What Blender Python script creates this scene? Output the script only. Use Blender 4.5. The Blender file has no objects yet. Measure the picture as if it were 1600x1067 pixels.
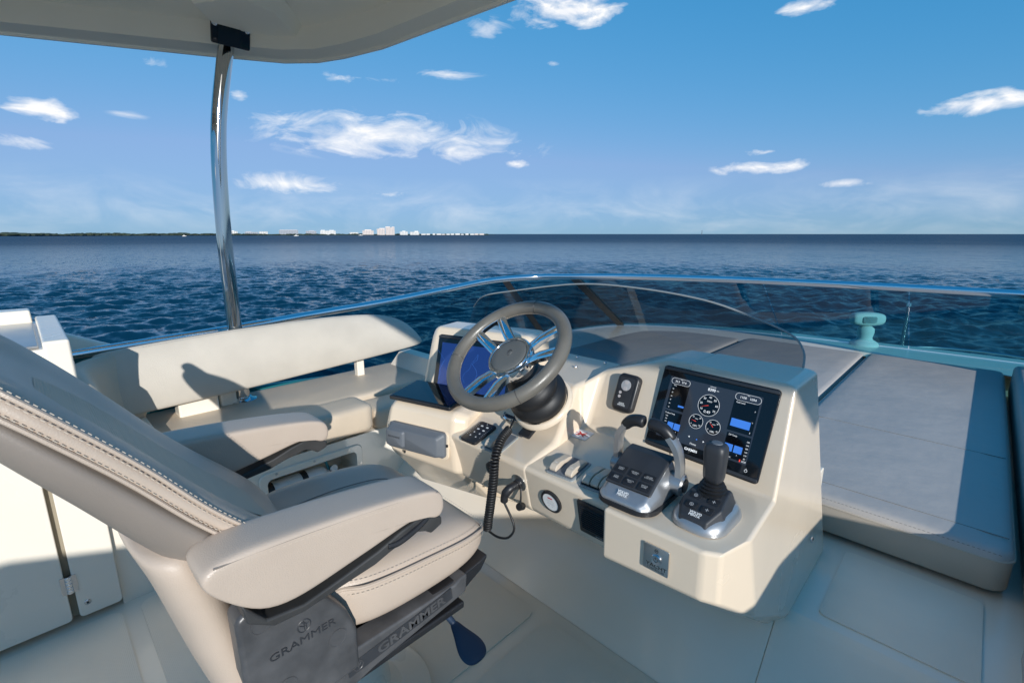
import bpy, bmesh, math, random
import numpy as np
from mathutils import Vector, Matrix
random.seed(7)
R = math.radians
S = bpy.context.scene
COL = S.collection

# ------------------------------------------------------------------ camera
CAM_Z = 1.27
cam_d = bpy.data.cameras.new('camera'); cam = bpy.data.objects.new('camera', cam_d); COL.objects.link(cam)
cam.location = (0, 0, CAM_Z); cam.rotation_euler = (R(90 - 12.6), 0, R(44.5))
cam_d.sensor_width = 36; cam_d.lens = 36 * 750 / 1600; cam_d.clip_start = .02; cam_d.clip_end = 90000
S.camera = cam

# ------------------------------------------------------------------ sun and sky
SUN_EL, SUN_AZ = R(17.5), R(-25)            # azimuth: degrees forward of the starboard beam
sun_dir = Vector((math.cos(SUN_AZ) * math.cos(SUN_EL), math.sin(SUN_AZ) * math.cos(SUN_EL), math.sin(SUN_EL)))
sl = bpy.data.lights.new('sun', 'SUN'); sl.energy = 2.0; sl.angle = R(.5); sl.color = (1, .985, .95)
so = bpy.data.objects.new('sun', sl); COL.objects.link(so)
so.rotation_euler = sun_dir.to_track_quat('Z', 'Y').to_euler()

W = bpy.data.worlds.new('World'); S.world = W; W.use_nodes = True
wt = W.node_tree; wt.nodes.clear()
def wn(t, **k):
    n = wt.nodes.new(t)
    for a, b in k.items(): setattr(n, a, b)
    return n
def wmath(op, a, b=None, c=None, clamp=False):
    n = wn('ShaderNodeMath', operation=op, use_clamp=clamp)
    for i, v in enumerate((a, b, c)):
        if v is None: continue
        if isinstance(v, (int, float)): n.inputs[i].default_value = v
        else: wt.links.new(v, n.inputs[i])
    return n.outputs[0]
sky = wn('ShaderNodeTexSky'); sky.sky_type = 'NISHITA'; sky.sun_disc = False
sky.sun_rotation = math.atan2(sun_dir.x, sun_dir.y)
sky.sun_elevation = SUN_EL
sky.air_density = 1.0; sky.dust_density = .2; sky.ozone_density = 3.0; sky.altitude = 0
tc = wn('ShaderNodeTexCoord'); sep = wn('ShaderNodeSeparateXYZ'); wt.links.new(tc.outputs['Generated'], sep.inputs[0])
AZ = wmath('ARCTAN2', wmath('MULTIPLY', sep.outputs[0], -1), sep.outputs[1])      # counter-clockwise from the bow
EL = wmath('ARCSINE', wmath('MINIMUM', wmath('MAXIMUM', sep.outputs[2], -1), 1))
cmb = wn('ShaderNodeCombineXYZ'); wt.links.new(AZ, cmb.inputs[0]); wt.links.new(wmath('MULTIPLY', EL, 2.4), cmb.inputs[1])
def wnoise(scale, detail, rough, dist, off):
    m = wn('ShaderNodeVectorMath', operation='ADD'); wt.links.new(cmb.outputs[0], m.inputs[0]); m.inputs[1].default_value = off
    n = wn('ShaderNodeTexNoise'); n.inputs['Scale'].default_value = scale; n.inputs['Detail'].default_value = detail
    n.inputs['Roughness'].default_value = rough; n.inputs['Distortion'].default_value = dist
    wt.links.new(m.outputs[0], n.inputs['Vector']); return n.outputs['Fac']
n_wisp = wnoise(9, 6, .62, 1.1, (3.1, 1.7, 0)); n_puff = wnoise(16, 5, .58, .3, (8.4, 2.2, 0)); n_haze = wnoise(7, 4, .6, .6, (1.2, 5.5, 0))
# clouds: azimuth (degrees left of the bow), elevation, half width, half height, weight, kind
CLOUDS = [(86.7, 10.0, 2.9, 1.25, 1.35, 'p'), (88.2, 7.2, 2.4, .75, .7, 'w'), (72.0, 12.9, 1.2, .55, .9, 'p'), (81.1, 10.2, 1.7, .5, .45, 'w'), (58.5, 10.3, 15.5, 2.8, 1.0, 'w'),
          (48.8, 9.1, 9, 1.8, .8, 'w'), (68.5, 5.1, 6.4, 1.35, .8, 'w'), (43.8, 7.6, 2.6, .65, 1.0, 'p'), (38.4, 21.8, 7.4, 1.9, 1.25, 'p'), (46.9, 20.2, 3.2, 1.5, .8, 'w'),
          (15.9, 19.8, 3.2, .95, 1.1, 'p'), (18.3, 6.6, 5.1, .98, 1.1, 'p'), (18.7, 8.0, 2.2, .5, .8, 'p'), (2.6, 10.2, 4.4, 1.25, 1.2, 'p'), (51.4, 16.3, 4.3, .55, .55, 'w'),
          (11.3, 4.7, 3.4, .48, .7, 'w'), (79.3, 14.8, 2.3, .65, .5, 'w'), (60.8, 15.4, 7, .6, .35, 'w'), (58.8, 4.3, 4.2, .5, .5, 'w'), (40, 17.4, 1, .35, .6, 'w')]
rc = random.Random(5)
for i in range(10):       # the same fair-weather sky goes on round the horizon
    CLOUDS.append((100 + rc.random() * 240, 5 + rc.random() * 32, 4 + rc.random() * 10, .9 + rc.random() * 2, .7 + rc.random() * .6, rc.choice('pw')))
vec0 = wn('ShaderNodeCombineXYZ'); wt.links.new(AZ, vec0.inputs[0]); wt.links.new(EL, vec0.inputs[1])
field = {'p': None, 'w': None}
for (az, el, hw, hh, wgt, kind) in CLOUDS:
    if az > 180: az -= 360
    ma = wn('ShaderNodeVectorMath', operation='MULTIPLY_ADD'); wt.links.new(vec0.outputs[0], ma.inputs[0])
    ma.inputs[1].default_value = (1 / R(hw), 1 / R(hh), 0); ma.inputs[2].default_value = (-az / hw, -el / hh, 0)
    ln = wn('ShaderNodeVectorMath', operation='LENGTH'); wt.links.new(ma.outputs[0], ln.inputs[0])
    m = wmath('MULTIPLY_ADD', ln.outputs['Value'], -wgt, wgt * 1.05)
    field[kind] = m if field[kind] is None else wmath('MAXIMUM', field[kind], m)
def cloud(fd, nz, body, amp, thr, gain):
    v = wmath('MULTIPLY_ADD', wmath('SUBTRACT', nz, .5), amp, wmath('MULTIPLY', fd, body))
    v = wmath('MULTIPLY', wmath('SUBTRACT', v, thr), gain, clamp=True)
    return wmath('MULTIPLY', v, wmath('MULTIPLY', fd, 4, clamp=True))
dens = wmath('MAXIMUM', cloud(field['w'], n_wisp, 1.1, 2.6, .26, 1.05), cloud(field['p'], n_puff, 1.25, 2.7, .42, 1.1))
# faint bank of low cloud along the horizon, all the way round
band = wmath('MULTIPLY', wmath('SUBTRACT', 1, wmath('ABSOLUTE', wmath('DIVIDE', wmath('SUBTRACT', EL, R(2.2)), R(4.0))), clamp=True),
             wmath('MULTIPLY', wmath('SUBTRACT', n_haze, .40), 2.6, clamp=True))
dens = wmath('MAXIMUM', dens, wmath('MULTIPLY', band, .36))
# one grade for the whole sky (polarised look): per-channel power and gain
sepc = wn('ShaderNodeSeparateColor'); wt.links.new(sky.outputs[0], sepc.inputs[0]); cmbc = wn('ShaderNodeCombineColor')
chan = []
for ch, (gm, gn) in enumerate(((1.8, .90), (1.0, 1.05), (1.0, 1.66))):      # bright horizon held back, blue kept
    x_ = wmath('MULTIPLY', sepc.outputs[ch], .222)
    chan.append(wmath('DIVIDE', wmath('MULTIPLY', wmath('POWER', x_, gm), gn / .222), wmath('MULTIPLY_ADD', x_, 1.8, 1)))
chan[0] = wmath('MINIMUM', chan[0], wmath('MULTIPLY', chan[1], .58))
for ch in range(3): wt.links.new(chan[ch], cmbc.inputs[ch])
hs = cmbc
mix = wn('ShaderNodeMix', data_type='RGBA'); wt.links.new(dens, mix.inputs['Factor']); wt.links.new(hs.outputs[0], mix.inputs['A'])
CLOUD_V = 4.6
cc = wn('ShaderNodeMix', data_type='RGBA'); wt.links.new(wmath('MULTIPLY', wmath('SUBTRACT', n_puff, .32), 3.2, clamp=True), cc.inputs['Factor'])
cc.inputs['A'].default_value = (CLOUD_V * .66, CLOUD_V * .72, CLOUD_V * .82, 1); cc.inputs['B'].default_value = (CLOUD_V, CLOUD_V * .98, CLOUD_V * .96, 1)
wt.links.new(cc.outputs['Result'], mix.inputs['B'])
bg = wn('ShaderNodeBackground'); bg.inputs['Strength'].default_value = .115; wt.links.new(mix.outputs['Result'], bg.inputs['Color'])
wo = wn('ShaderNodeOutputWorld'); wt.links.new(bg.outputs[0], wo.inputs['Surface'])

vs = S.view_settings; vs.view_transform = 'Standard'; vs.look = 'None'; vs.gamma = 1; vs.use_curve_mapping = False; vs.exposure = 1.1
S.cycles.use_denoising = True; S.cycles.max_bounces = 10; S.cycles.transparent_max_bounces = 16; S.cycles.caustics_reflective = True; S.cycles.blur_glossy = 1.0; S.cycles.caustics_refractive = False
S.cycles.sample_clamp_indirect = 6

# ------------------------------------------------------------------ materials
MAT = {}
def material(name, col, rough=.5, metal=0., bump=None, var=0., var_scale=6., spec=.5, coat=0., aniso_bump=None, emit=None):
    m = bpy.data.materials.new(name); m.use_nodes = True; nt = m.node_tree; b = nt.nodes['Principled BSDF']
    b.inputs['Base Color'].default_value = (*col, 1); b.inputs['Roughness'].default_value = rough; b.inputs['Metallic'].default_value = metal
    b.inputs['Specular IOR Level'].default_value = spec; b.inputs['Coat Weight'].default_value = coat; b.inputs['Coat Roughness'].default_value = .06
    t = nt.nodes.new('ShaderNodeTexCoord')
    if var:
        n = nt.nodes.new('ShaderNodeTexNoise'); n.inputs['Scale'].default_value = var_scale; n.inputs['Detail'].default_value = 6; nt.links.new(t.outputs['Object'], n.inputs['Vector'])
        r = nt.nodes.new('ShaderNodeMapRange'); r.inputs['From Min'].default_value = .3; r.inputs['From Max'].default_value = .7
        r.inputs['To Min'].default_value = 1 - var; r.inputs['To Max'].default_value = 1 + var * .6; nt.links.new(n.outputs['Fac'], r.inputs['Value'])
        mx = nt.nodes.new('ShaderNodeVectorMath'); mx.operation = 'SCALE'; mx.inputs[0].default_value = col; nt.links.new(r.outputs[0], mx.inputs['Scale'])
        nt.links.new(mx.outputs[0], b.inputs['Base Color'])
        r2 = nt.nodes.new('ShaderNodeMapRange'); r2.inputs['From Min'].default_value = .3; r2.inputs['From Max'].default_value = .7
        r2.inputs['To Min'].default_value = rough * .85; r2.inputs['To Max'].default_value = min(1, rough * 1.2); nt.links.new(n.outputs['Fac'], r2.inputs['Value']); nt.links.new(r2.outputs[0], b.inputs['Roughness'])
    if bump:
        kind, sc, st, dist = bump
        if kind == 'leather':
            n = nt.nodes.new('ShaderNodeTexVoronoi'); n.inputs['Scale'].default_value = sc; o = n.outputs['Distance']
        elif kind == 'dots':
            n = nt.nodes.new('ShaderNodeTexVoronoi'); n.inputs['Scale'].default_value = sc; n.inputs['Randomness'].default_value = 0.0; o = n.outputs['Distance']
        else:
            n = nt.nodes.new('ShaderNodeTexNoise'); n.inputs['Scale'].default_value = sc; n.inputs['Detail'].default_value = 4; o = n.outputs['Fac']
        nt.links.new(t.outputs['Object'], n.inputs['Vector'])
        bp = nt.nodes.new('ShaderNodeBump'); bp.inputs['Strength'].default_value = st; bp.inputs['Distance'].default_value = dist
        nt.links.new(o, bp.inputs['Height']); nt.links.new(bp.outputs[0], b.inputs['Normal'])
    if emit:
        b.inputs['Emission Color'].default_value = (*emit[0], 1); b.inputs['Emission Strength'].default_value = emit[1]
    MAT[name] = m; return m

material('gelcoat_beige', (.775, .64, .485), .24, var=.04, var_scale=3, coat=.5, bump=('noise', 160, .03, .001))
material('gelcoat_white', (.87, .785, .66), .28, var=.04, var_scale=2.5, coat=.3)
material('gelcoat_roof', (.93, .84, .69), .4, var=.03, var_scale=2)
material('gelcoat_deck', (.90, .78, .63), .22, var=.05, var_scale=3, coat=.3)
material('nonskid', (.87, .745, .59), .62, var=.06, var_scale=4, bump=('dots', 240, .3, .002))
material('vinyl_seat', (.51, .415, .335), .42, var=.04, var_scale=9, bump=('leather', 420, .25, .0012))
material('vinyl_insert', (.56, .46, .35), .6, var=.03, bump=('dots', 260, .6, .002))
material('vinyl_shell', (.24, .205, .175), .5, var=.05, bump=('leather', 420, .2, .001))
material('vinyl_bench', (.60, .49, .37), .5, var=.06, var_scale=7, bump=('leather', 330, .25, .0012))
material('vinyl_back', (.56, .50, .42), .48, var=.06, var_scale=8, bump=('leather', 330, .3, .0012))
material('vinyl_grey', (.46, .42, .385), .6, var=.05, var_scale=3.5, bump=('noise', 7, .5, .010))
material('vinyl_grey_side', (.50, .43, .35), .6, var=.06, var_scale=6, bump=('leather', 300, .2, .0012))
material('thread', (.60, .51, .41), .7)
material('thread_dark', (.22, .21, .19), .8)
material('plastic_black', (.018, .018, .02), .38, var=.1, var_scale=20)
material('chrome_dark_reflection', (.03, .03, .034), .08, .6)  # plain chrome with its dark reflections put into the base colour
material('plastic_satin', (.035, .037, .042), .45, var=.25, var_scale=14, bump=('noise', 500, .1, .0006))
material('plastic_cast', (.080, .080, .083), .40, var=.28, var_scale=22, bump=('noise', 400, .12, .0008))
material('plastic_trim', (.045, .044, .043), .45, var=.15, var_scale=20)
material('plastic_grey', (.13, .145, .165), .55, var=.08, bump=('noise', 300, .1, .0006))
material('plastic_silver', (.46, .465, .47), .32, .75, var=.08)
material('rubber', (.012, .012, .013), .5, var=.1)
material('chrome', (.86, .86, .87), .06, 1.0)
material('pole_steel', (.58, .57, .55), .07, 1.0)
material('steel', (.66, .66, .67), .14, 1.0, var=.05)
material('steel_brushed', (.62, .62, .61), .32, 1.0, var=.06)
material('wheel_leather', (.145, .133, .112), .34, var=.12, var_scale=18, bump=('leather', 500, .2, .0008))
material('hub_leather', (.12, .122, .115), .5, var=.06, bump=('leather', 500, .2, .0008))
material('screen_glass', (.006, .007, .009), .05, spec=.6)
material('bezel', (.012, .012, .013), .25)
material('ui_panel', (.01, .011, .013), .08, emit=((.04, .055, .085), .25))
material('ui_black', (.004, .004, .005), .08)
material('ui_blue', (.02, .06, .2), .1, emit=((.05, .20, .70), .42))
material('ui_text', (.5, .5, .5), .3, emit=((.72, .76, .80), .34))
material('ui_red', (.4, .02, .02), .3, emit=((.7, .06, .03), .5))
material('ui_chart', (.01, .02, .06), .07, emit=((.012, .04, .20), .40))
material('switch_cap', (.62, .52, .41), .4)
material('switch_frame', (.30, .32, .32), .4)
material('print_white', (.75, .75, .73), .5)
material('print_grey', (.45, .45, .45), .5)
material('print_red', (.55, .03, .03), .5)
material('print_black', (.02, .02, .02), .5)
material('sticker', (.78, .77, .78), .4)
material('button_grey', (.55, .5, .48), .5)
material('extinguisher_white', (.78, .78, .77), .3)
material('hose_teal', (.02, .22, .28), .4)
material('wood_dark', (.10, .04, .02), .5)
material('navy', (.03, .05, .09), .4)
material('building_white', (.74, .71, .67), .8); material('building_pink', (.70, .60, .54), .8); material('building_grey', (.34, .36, .40), .8); material('building_glass', (.10, .13, .17), .4)
material('land_green', (.035, .05, .028), .9, var=.3, var_scale=.02)
material('tree_far', (.04, .058, .035), .9, var=.4, var_scale=.05)
material('hinge_gap', (.30, .26, .19), .7)

def glass(name, tint, refl=.06, rough=.0):
    m = bpy.data.materials.new(name); m.use_nodes = True; nt = m.node_tree; nt.nodes.clear()
    o = nt.nodes.new('ShaderNodeOutputMaterial'); tr = nt.nodes.new('ShaderNodeBsdfTransparent'); tr.inputs[0].default_value = (*tint, 1)
    g = nt.nodes.new('ShaderNodeBsdfGlossy'); g.inputs['Roughness'].default_value = rough; g.inputs['Color'].default_value = (.9, .95, .95, 1)
    f = nt.nodes.new('ShaderNodeFresnel'); f.inputs['IOR'].default_value = 1.45
    ml = nt.nodes.new('ShaderNodeMath'); ml.operation = 'MULTIPLY'; ml.inputs[1].default_value = refl; nt.links.new(f.outputs[0], ml.inputs[0])
    mx = nt.nodes.new('ShaderNodeMixShader'); nt.links.new(ml.outputs[0], mx.inputs[0]); nt.links.new(tr.outputs[0], mx.inputs[1]); nt.links.new(g.outputs[0], mx.inputs[2]); nt.links.new(mx.outputs[0], o.inputs[0])
    MAT[name] = m
glass('tinted_glass', (.15, .44, .50), .08)
glass('smoked_acrylic', (.44, .47, .49), .8)

def sea_material():
    m = bpy.data.materials.new('sea_water'); m.use_nodes = True; nt = m.node_tree; b = nt.nodes['Principled BSDF']
    b.inputs['Base Color'].default_value = (.002, .028, .056, 1); b.inputs['IOR'].default_value = 1.333
    t = nt.nodes.new('ShaderNodeTexCoord')
    # waves too small for the mesh: rougher water where one pixel holds many of them
    ln = nt.nodes.new('ShaderNodeVectorMath'); ln.operation = 'LENGTH'; nt.links.new(t.outputs['Object'], ln.inputs[0])
    mr = nt.nodes.new('ShaderNodeMapRange'); mr.inputs['From Min'].default_value = 20; mr.inputs['From Max'].default_value = 700; mr.inputs['To Min'].default_value = .10; mr.inputs['To Max'].default_value = .22
    nt.links.new(ln.outputs['Value'], mr.inputs['Value']); nt.links.new(mr.outputs[0], b.inputs['Roughness'])
    sp_ = nt.nodes.new('ShaderNodeMapRange'); sp_.inputs['From Min'].default_value = 60; sp_.inputs['From Max'].default_value = 600; sp_.inputs['To Min'].default_value = .5; sp_.inputs['To Max'].default_value = .16
    nt.links.new(ln.outputs['Value'], sp_.inputs['Value']); nt.links.new(sp_.outputs[0], b.inputs['Specular IOR Level'])
    # chop finer than the mesh: the facets' own slopes, unfiltered so that they still count far out
    acc = None
    for (sx, sy, rot, det, amp) in ((1.2, 2.4, 48, 3, .34), (.22, .55, 38, 3, .22)):
        mp = nt.nodes.new('ShaderNodeMapping'); mp.inputs['Scale'].default_value = (sx, sy, 1); mp.inputs['Rotation'].default_value = (0, 0, R(rot)); nt.links.new(t.outputs['Object'], mp.inputs['Vector'])
        n = nt.nodes.new('ShaderNodeTexNoise'); n.inputs['Scale'].default_value = 1; n.inputs['Detail'].default_value = det; n.inputs['Roughness'].default_value = .6; nt.links.new(mp.outputs[0], n.inputs['Vector'])
        v = nt.nodes.new('ShaderNodeVectorMath'); v.operation = 'MULTIPLY_ADD'; nt.links.new(n.outputs['Color'], v.inputs[0]); v.inputs[1].default_value = (amp * 2, amp * 2, 0); v.inputs[2].default_value = (-amp, -amp, 0)
        if acc is None: acc = v
        else:
            ad = nt.nodes.new('ShaderNodeVectorMath'); ad.operation = 'ADD'; nt.links.new(acc.outputs[0], ad.inputs[0]); nt.links.new(v.outputs[0], ad.inputs[1]); acc = ad
    gu = nt.nodes.new('ShaderNodeTexNoise'); gu.inputs['Scale'].default_value = .016; gu.inputs['Detail'].default_value = 3; nt.links.new(t.outputs['Object'], gu.inputs['Vector'])      # gust patches
    gr = nt.nodes.new('ShaderNodeMapRange'); gr.inputs['From Min'].default_value = .32; gr.inputs['From Max'].default_value = .68; gr.inputs['To Min'].default_value = .55; gr.inputs['To Max'].default_value = 1.35; nt.links.new(gu.outputs['Fac'], gr.inputs['Value'])
    gs_ = nt.nodes.new('ShaderNodeVectorMath'); gs_.operation = 'SCALE'; nt.links.new(acc.outputs[0], gs_.inputs[0]); nt.links.new(gr.outputs[0], gs_.inputs['Scale']); acc = gs_
    ge = nt.nodes.new('ShaderNodeNewGeometry'); ad = nt.nodes.new('ShaderNodeVectorMath'); ad.operation = 'ADD'; nt.links.new(acc.outputs[0], ad.inputs[0]); nt.links.new(ge.outputs['Normal'], ad.inputs[1])
    no = nt.nodes.new('ShaderNodeVectorMath'); no.operation = 'NORMALIZE'; nt.links.new(ad.outputs[0], no.inputs[0]); nt.links.new(no.outputs[0], b.inputs['Normal'])
    # far out the troughs hide behind the crests: more of the water's own colour, less mirror
    df = nt.nodes.new('ShaderNodeBsdfDiffuse'); df.inputs['Color'].default_value = (.012, .050, .095, 1)
    fm = nt.nodes.new('ShaderNodeMapRange'); fm.inputs['From Min'].default_value = 50; fm.inputs['From Max'].default_value = 420; fm.inputs['To Min'].default_value = 0; fm.inputs['To Max'].default_value = .72; nt.links.new(ln.outputs['Value'], fm.inputs['Value'])
    ms = nt.nodes.new('ShaderNodeMixShader'); nt.links.new(fm.outputs[0], ms.inputs[0]); nt.links.new(b.outputs[0], ms.inputs[1]); nt.links.new(df.outputs[0], ms.inputs[2]); nt.links.new(ms.outputs[0], nt.nodes['Material Output'].inputs['Surface'])
    MAT['sea_water'] = m
sea_material()

# ------------------------------------------------------------------ geometry helpers: each returns (verts, faces)
def join(*gs):
    V, F = [], []
    for v, f in gs:
        o = len(V); V += [tuple(p) for p in v]; F += [tuple(i + o for i in q) for q in f]
    return V, F
def xf(g, M): return [tuple(M @ Vector(p)) for p in g[0]], g[1]
def box(x0, x1, y0, y1, z0, z1):
    V = [(x, y, z) for x in (x0, x1) for y in (y0, y1) for z in (z0, z1)]
    return V, [(0, 1, 3, 2), (4, 6, 7, 5), (0, 4, 5, 1), (2, 3, 7, 6), (0, 2, 6, 4), (1, 5, 7, 3)]
def loft(loops, caps=True, closed=True, ring=False):
    n = len(loops[0]); V = [tuple(p) for l in loops for p in l]; F = []
    m = len(loops)
    for i in range(m if ring else m - 1):
        j2 = (i + 1) % m
        for k in range(n if closed else n - 1):
            F.append((i * n + k, i * n + (k + 1) % n, j2 * n + (k + 1) % n, j2 * n + k))
    if caps and not ring: F.append(tuple(range(n - 1, -1, -1))); F.append(tuple((m - 1) * n + k for k in range(n)))
    return V, F
def prism(poly, axis, a, b):
    def p3(u, v, w): return {'x': (w, u, v), 'y': (u, w, v), 'z': (u, v, w)}[axis]
    return loft([[p3(u, v, a) for u, v in poly], [p3(u, v, b) for u, v in poly]])
def frames(path, closed=False):
    pts = [Vector(p) for p in path]; n = len(pts); T = []
    for i in range(n):
        if closed: t = pts[(i + 1) % n] - pts[i - 1]
        else: t = pts[min(i + 1, n - 1)] - pts[max(i - 1, 0)]
        T.append(t.normalized())
    up = Vector((0, 0, 1)) if abs(T[0].z) < .9 else Vector((1, 0, 0))
    N = (up - T[0] * up.dot(T[0])).normalized(); out = []
    for i in range(n):
        if i:
            q = T[i - 1].rotation_difference(T[i]); N = q @ N; N = (N - T[i] * N.dot(T[i])).normalized()
        out.append((pts[i], T[i], N, T[i].cross(N)))
    return out
def tube(path, r, n=10, closed=False, sx=1, sy=1):
    rs = r if isinstance(r, (list, tuple)) else [r] * len(path); L = []
    for (p, t, N, B), rr in zip(frames(path, closed), rs):
        L.append([p + N * (math.cos(2 * math.pi * k / n) * rr * sx) + B * (math.sin(2 * math.pi * k / n) * rr * sy) for k in range(n)])
    return loft(L, ring=closed)
def cyl(p0, p1, r0, r1=None, n=20): return tube([p0, p1], [r0, r0 if r1 is None else r1], n)
def lathe(prof, M=Matrix(), n=32):
    """profile of (radius, height) turned round local Z"""
    L = [[M @ Vector((max(r, 1e-4) * math.cos(2 * math.pi * k / n), max(r, 1e-4) * math.sin(2 * math.pi * k / n), h)) for k in range(n)] for r, h in prof]
    return loft(L)
def annulus(prof, M=Matrix(), n=32):
    L = [[M @ Vector((r * math.cos(2 * math.pi * k / n), r * math.sin(2 * math.pi * k / n), h)) for k in range(n)] for r, h in prof]
    return loft(L, ring=True)
def rrect(w, h, r, n=5, cx=0, cy=0):
    r = min(r, w / 2 - 1e-4, h / 2 - 1e-4); P = []
    for sx, sy, a0 in ((1, 1, 0), (-1, 1, 90), (-1, -1, 180), (1, -1, 270)):
        for k in range(n + 1):
            a = R(a0 + 90 * k / n); P.append((cx + sx * (w / 2 - r) + r * math.cos(a), cy + sy * (h / 2 - r) + r * math.sin(a)))
    return P
def slab(w, h, t, r, M, n=5, z0=0, soft=0):
    """rounded plate in the local XY plane, thickness t along local Z"""
    if soft:
        L = []
        for z, ins in ((0, 0), (t - soft, 0), (t - soft * .3, soft * .3), (t, soft)): L.append([M @ Vector((x, y, z0 + z)) for x, y in rrect(w - 2 * ins, h - 2 * ins, max(r - ins, .0005), n)])
        return loft(L)
    return loft([[M @ Vector((x, y, z0 + z)) for x, y in rrect(w, h, r, n)] for z in (0, t)])
def spline(pts, k=6):
    P = [Vector(p) for p in pts]; out = []
    for i in range(len(P) - 1):
        p0, p1, p2, p3 = P[max(i - 1, 0)], P[i], P[i + 1], P[min(i + 2, len(P) - 1)]
        for j in range(k):
            t = j / k; out.append(.5 * ((2 * p1) + (p2 - p0) * t + (2 * p0 - 5 * p1 + 4 * p2 - p3) * t * t + (3 * p1 - p0 - 3 * p2 + p3) * t ** 3))
    out.append(P[-1]); return out
def stitches(path, ln=.0055, gap=.0045, r=.0007):
    P = [Vector(p) for p in path]; gs = []; acc = 0.0; step = ln + gap; nxt = 0.0
    for a, b in zip(P, P[1:]):
        L = (b - a).length; d = (b - a).normalized() if L else None
        while nxt < acc + L:
            s = a + d * (nxt - acc); gs.append(tube([s, s + d * ln], r, 5)); nxt += step
        acc += L
    return join(*gs)
def frame(o, x, z):
    """matrix with local X along x and local Z along z (unit normal)"""
    x = Vector(x).normalized(); z = Vector(z); z = (z - x * z.dot(x)).normalized(); y = z.cross(x)
    return Matrix(((x.x, y.x, z.x, o[0]), (x.y, y.y, z.y, o[1]), (x.z, y.z, z.z, o[2]), (0, 0, 0, 1)))

ROOT = {}
def thing(name, label, cat, M=None, group=None):
    o = bpy.data.objects.new(name, None); COL.objects.link(o); o.empty_display_size = .05
    if M is None: M = Matrix()
    elif not isinstance(M, Matrix): M = Matrix.Translation(Vector(M))
    o.matrix_world = M; ROOT[o] = M
    o['label'] = label; o['category'] = cat
    if group: o['group'] = group
    return o
def obj(name, g, mat, parent=None, bevel=0, seg=3, sub=0, smooth=True, sharp=None, world=True, angle=30, kind=None, label=None):
    """one mesh object; geometry is in world coordinates and is brought into its thing's frame"""
    V, F = g
    Mi = None
    if parent is not None:
        M = ROOT[parent]
        Mi = M.inverted() if world else None
    if Mi is not None: V = [tuple(Mi @ Vector(p)) for p in V]
    me = bpy.data.meshes.new(name); me.from_pydata([tuple(p) for p in V], [], F); me.update()
    bm = bmesh.new(); bm.from_mesh(me); bmesh.ops.recalc_face_normals(bm, faces=bm.faces); bm.to_mesh(me); bm.free()
    if smooth:
        me.polygons.foreach_set('use_smooth', [True] * len(me.polygons))
        if sharp is None and not bevel and not sub: sharp = 38
        if sharp: me.set_sharp_from_angle(angle=R(sharp))
    me.materials.append(MAT[mat] if isinstance(mat, str) else mat)
    o = bpy.data.objects.new(name, me); COL.objects.link(o)
    if parent is not None: o.parent = parent; ROOT[o] = ROOT[parent]
    else: ROOT[o] = Matrix()
    if bevel:
        m = o.modifiers.new('bevel', 'BEVEL'); m.width = bevel; m.segments = seg; m.limit_method = 'ANGLE'; m.angle_limit = R(angle); m.harden_normals = True; m.use_clamp_overlap = True
    if sub:
        m = o.modifiers.new('subdivision', 'SUBSURF'); m.levels = sub; m.render_levels = sub
    if kind: o['kind'] = kind
    if label: o['label'] = label
    return o
def tag(o, label, cat, group=None):
    o['label'] = label; o['category'] = cat
    if group: o['group'] = group
    return o
def text(name, s, size, M, mat, parent, depth=.0004, align='CENTER', bold=0.0, squeeze=1.0, raw=False):
    cu = bpy.data.curves.new('t', 'FONT'); cu.body = s; cu.size = size; cu.extrude = depth; cu.align_x = align; cu.align_y = 'CENTER'; cu.offset = bold; cu.resolution_u = 3; cu.space_line = .85
    to = bpy.data.objects.new('t', cu); COL.objects.link(to)
    dg = bpy.context.evaluated_depsgraph_get(); me = bpy.data.meshes.new_from_object(to.evaluated_get(dg))
    V = [M @ Vector((v.co.x * squeeze, v.co.y, v.co.z)) for v in me.vertices]; F = [tuple(p.vertices) for p in me.polygons]
    bpy.data.objects.remove(to); bpy.data.meshes.remove(me); bpy.data.curves.remove(cu)
    if raw: return V, F
    return obj(name, (V, F), mat, parent, smooth=False, kind='stuff')


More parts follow.
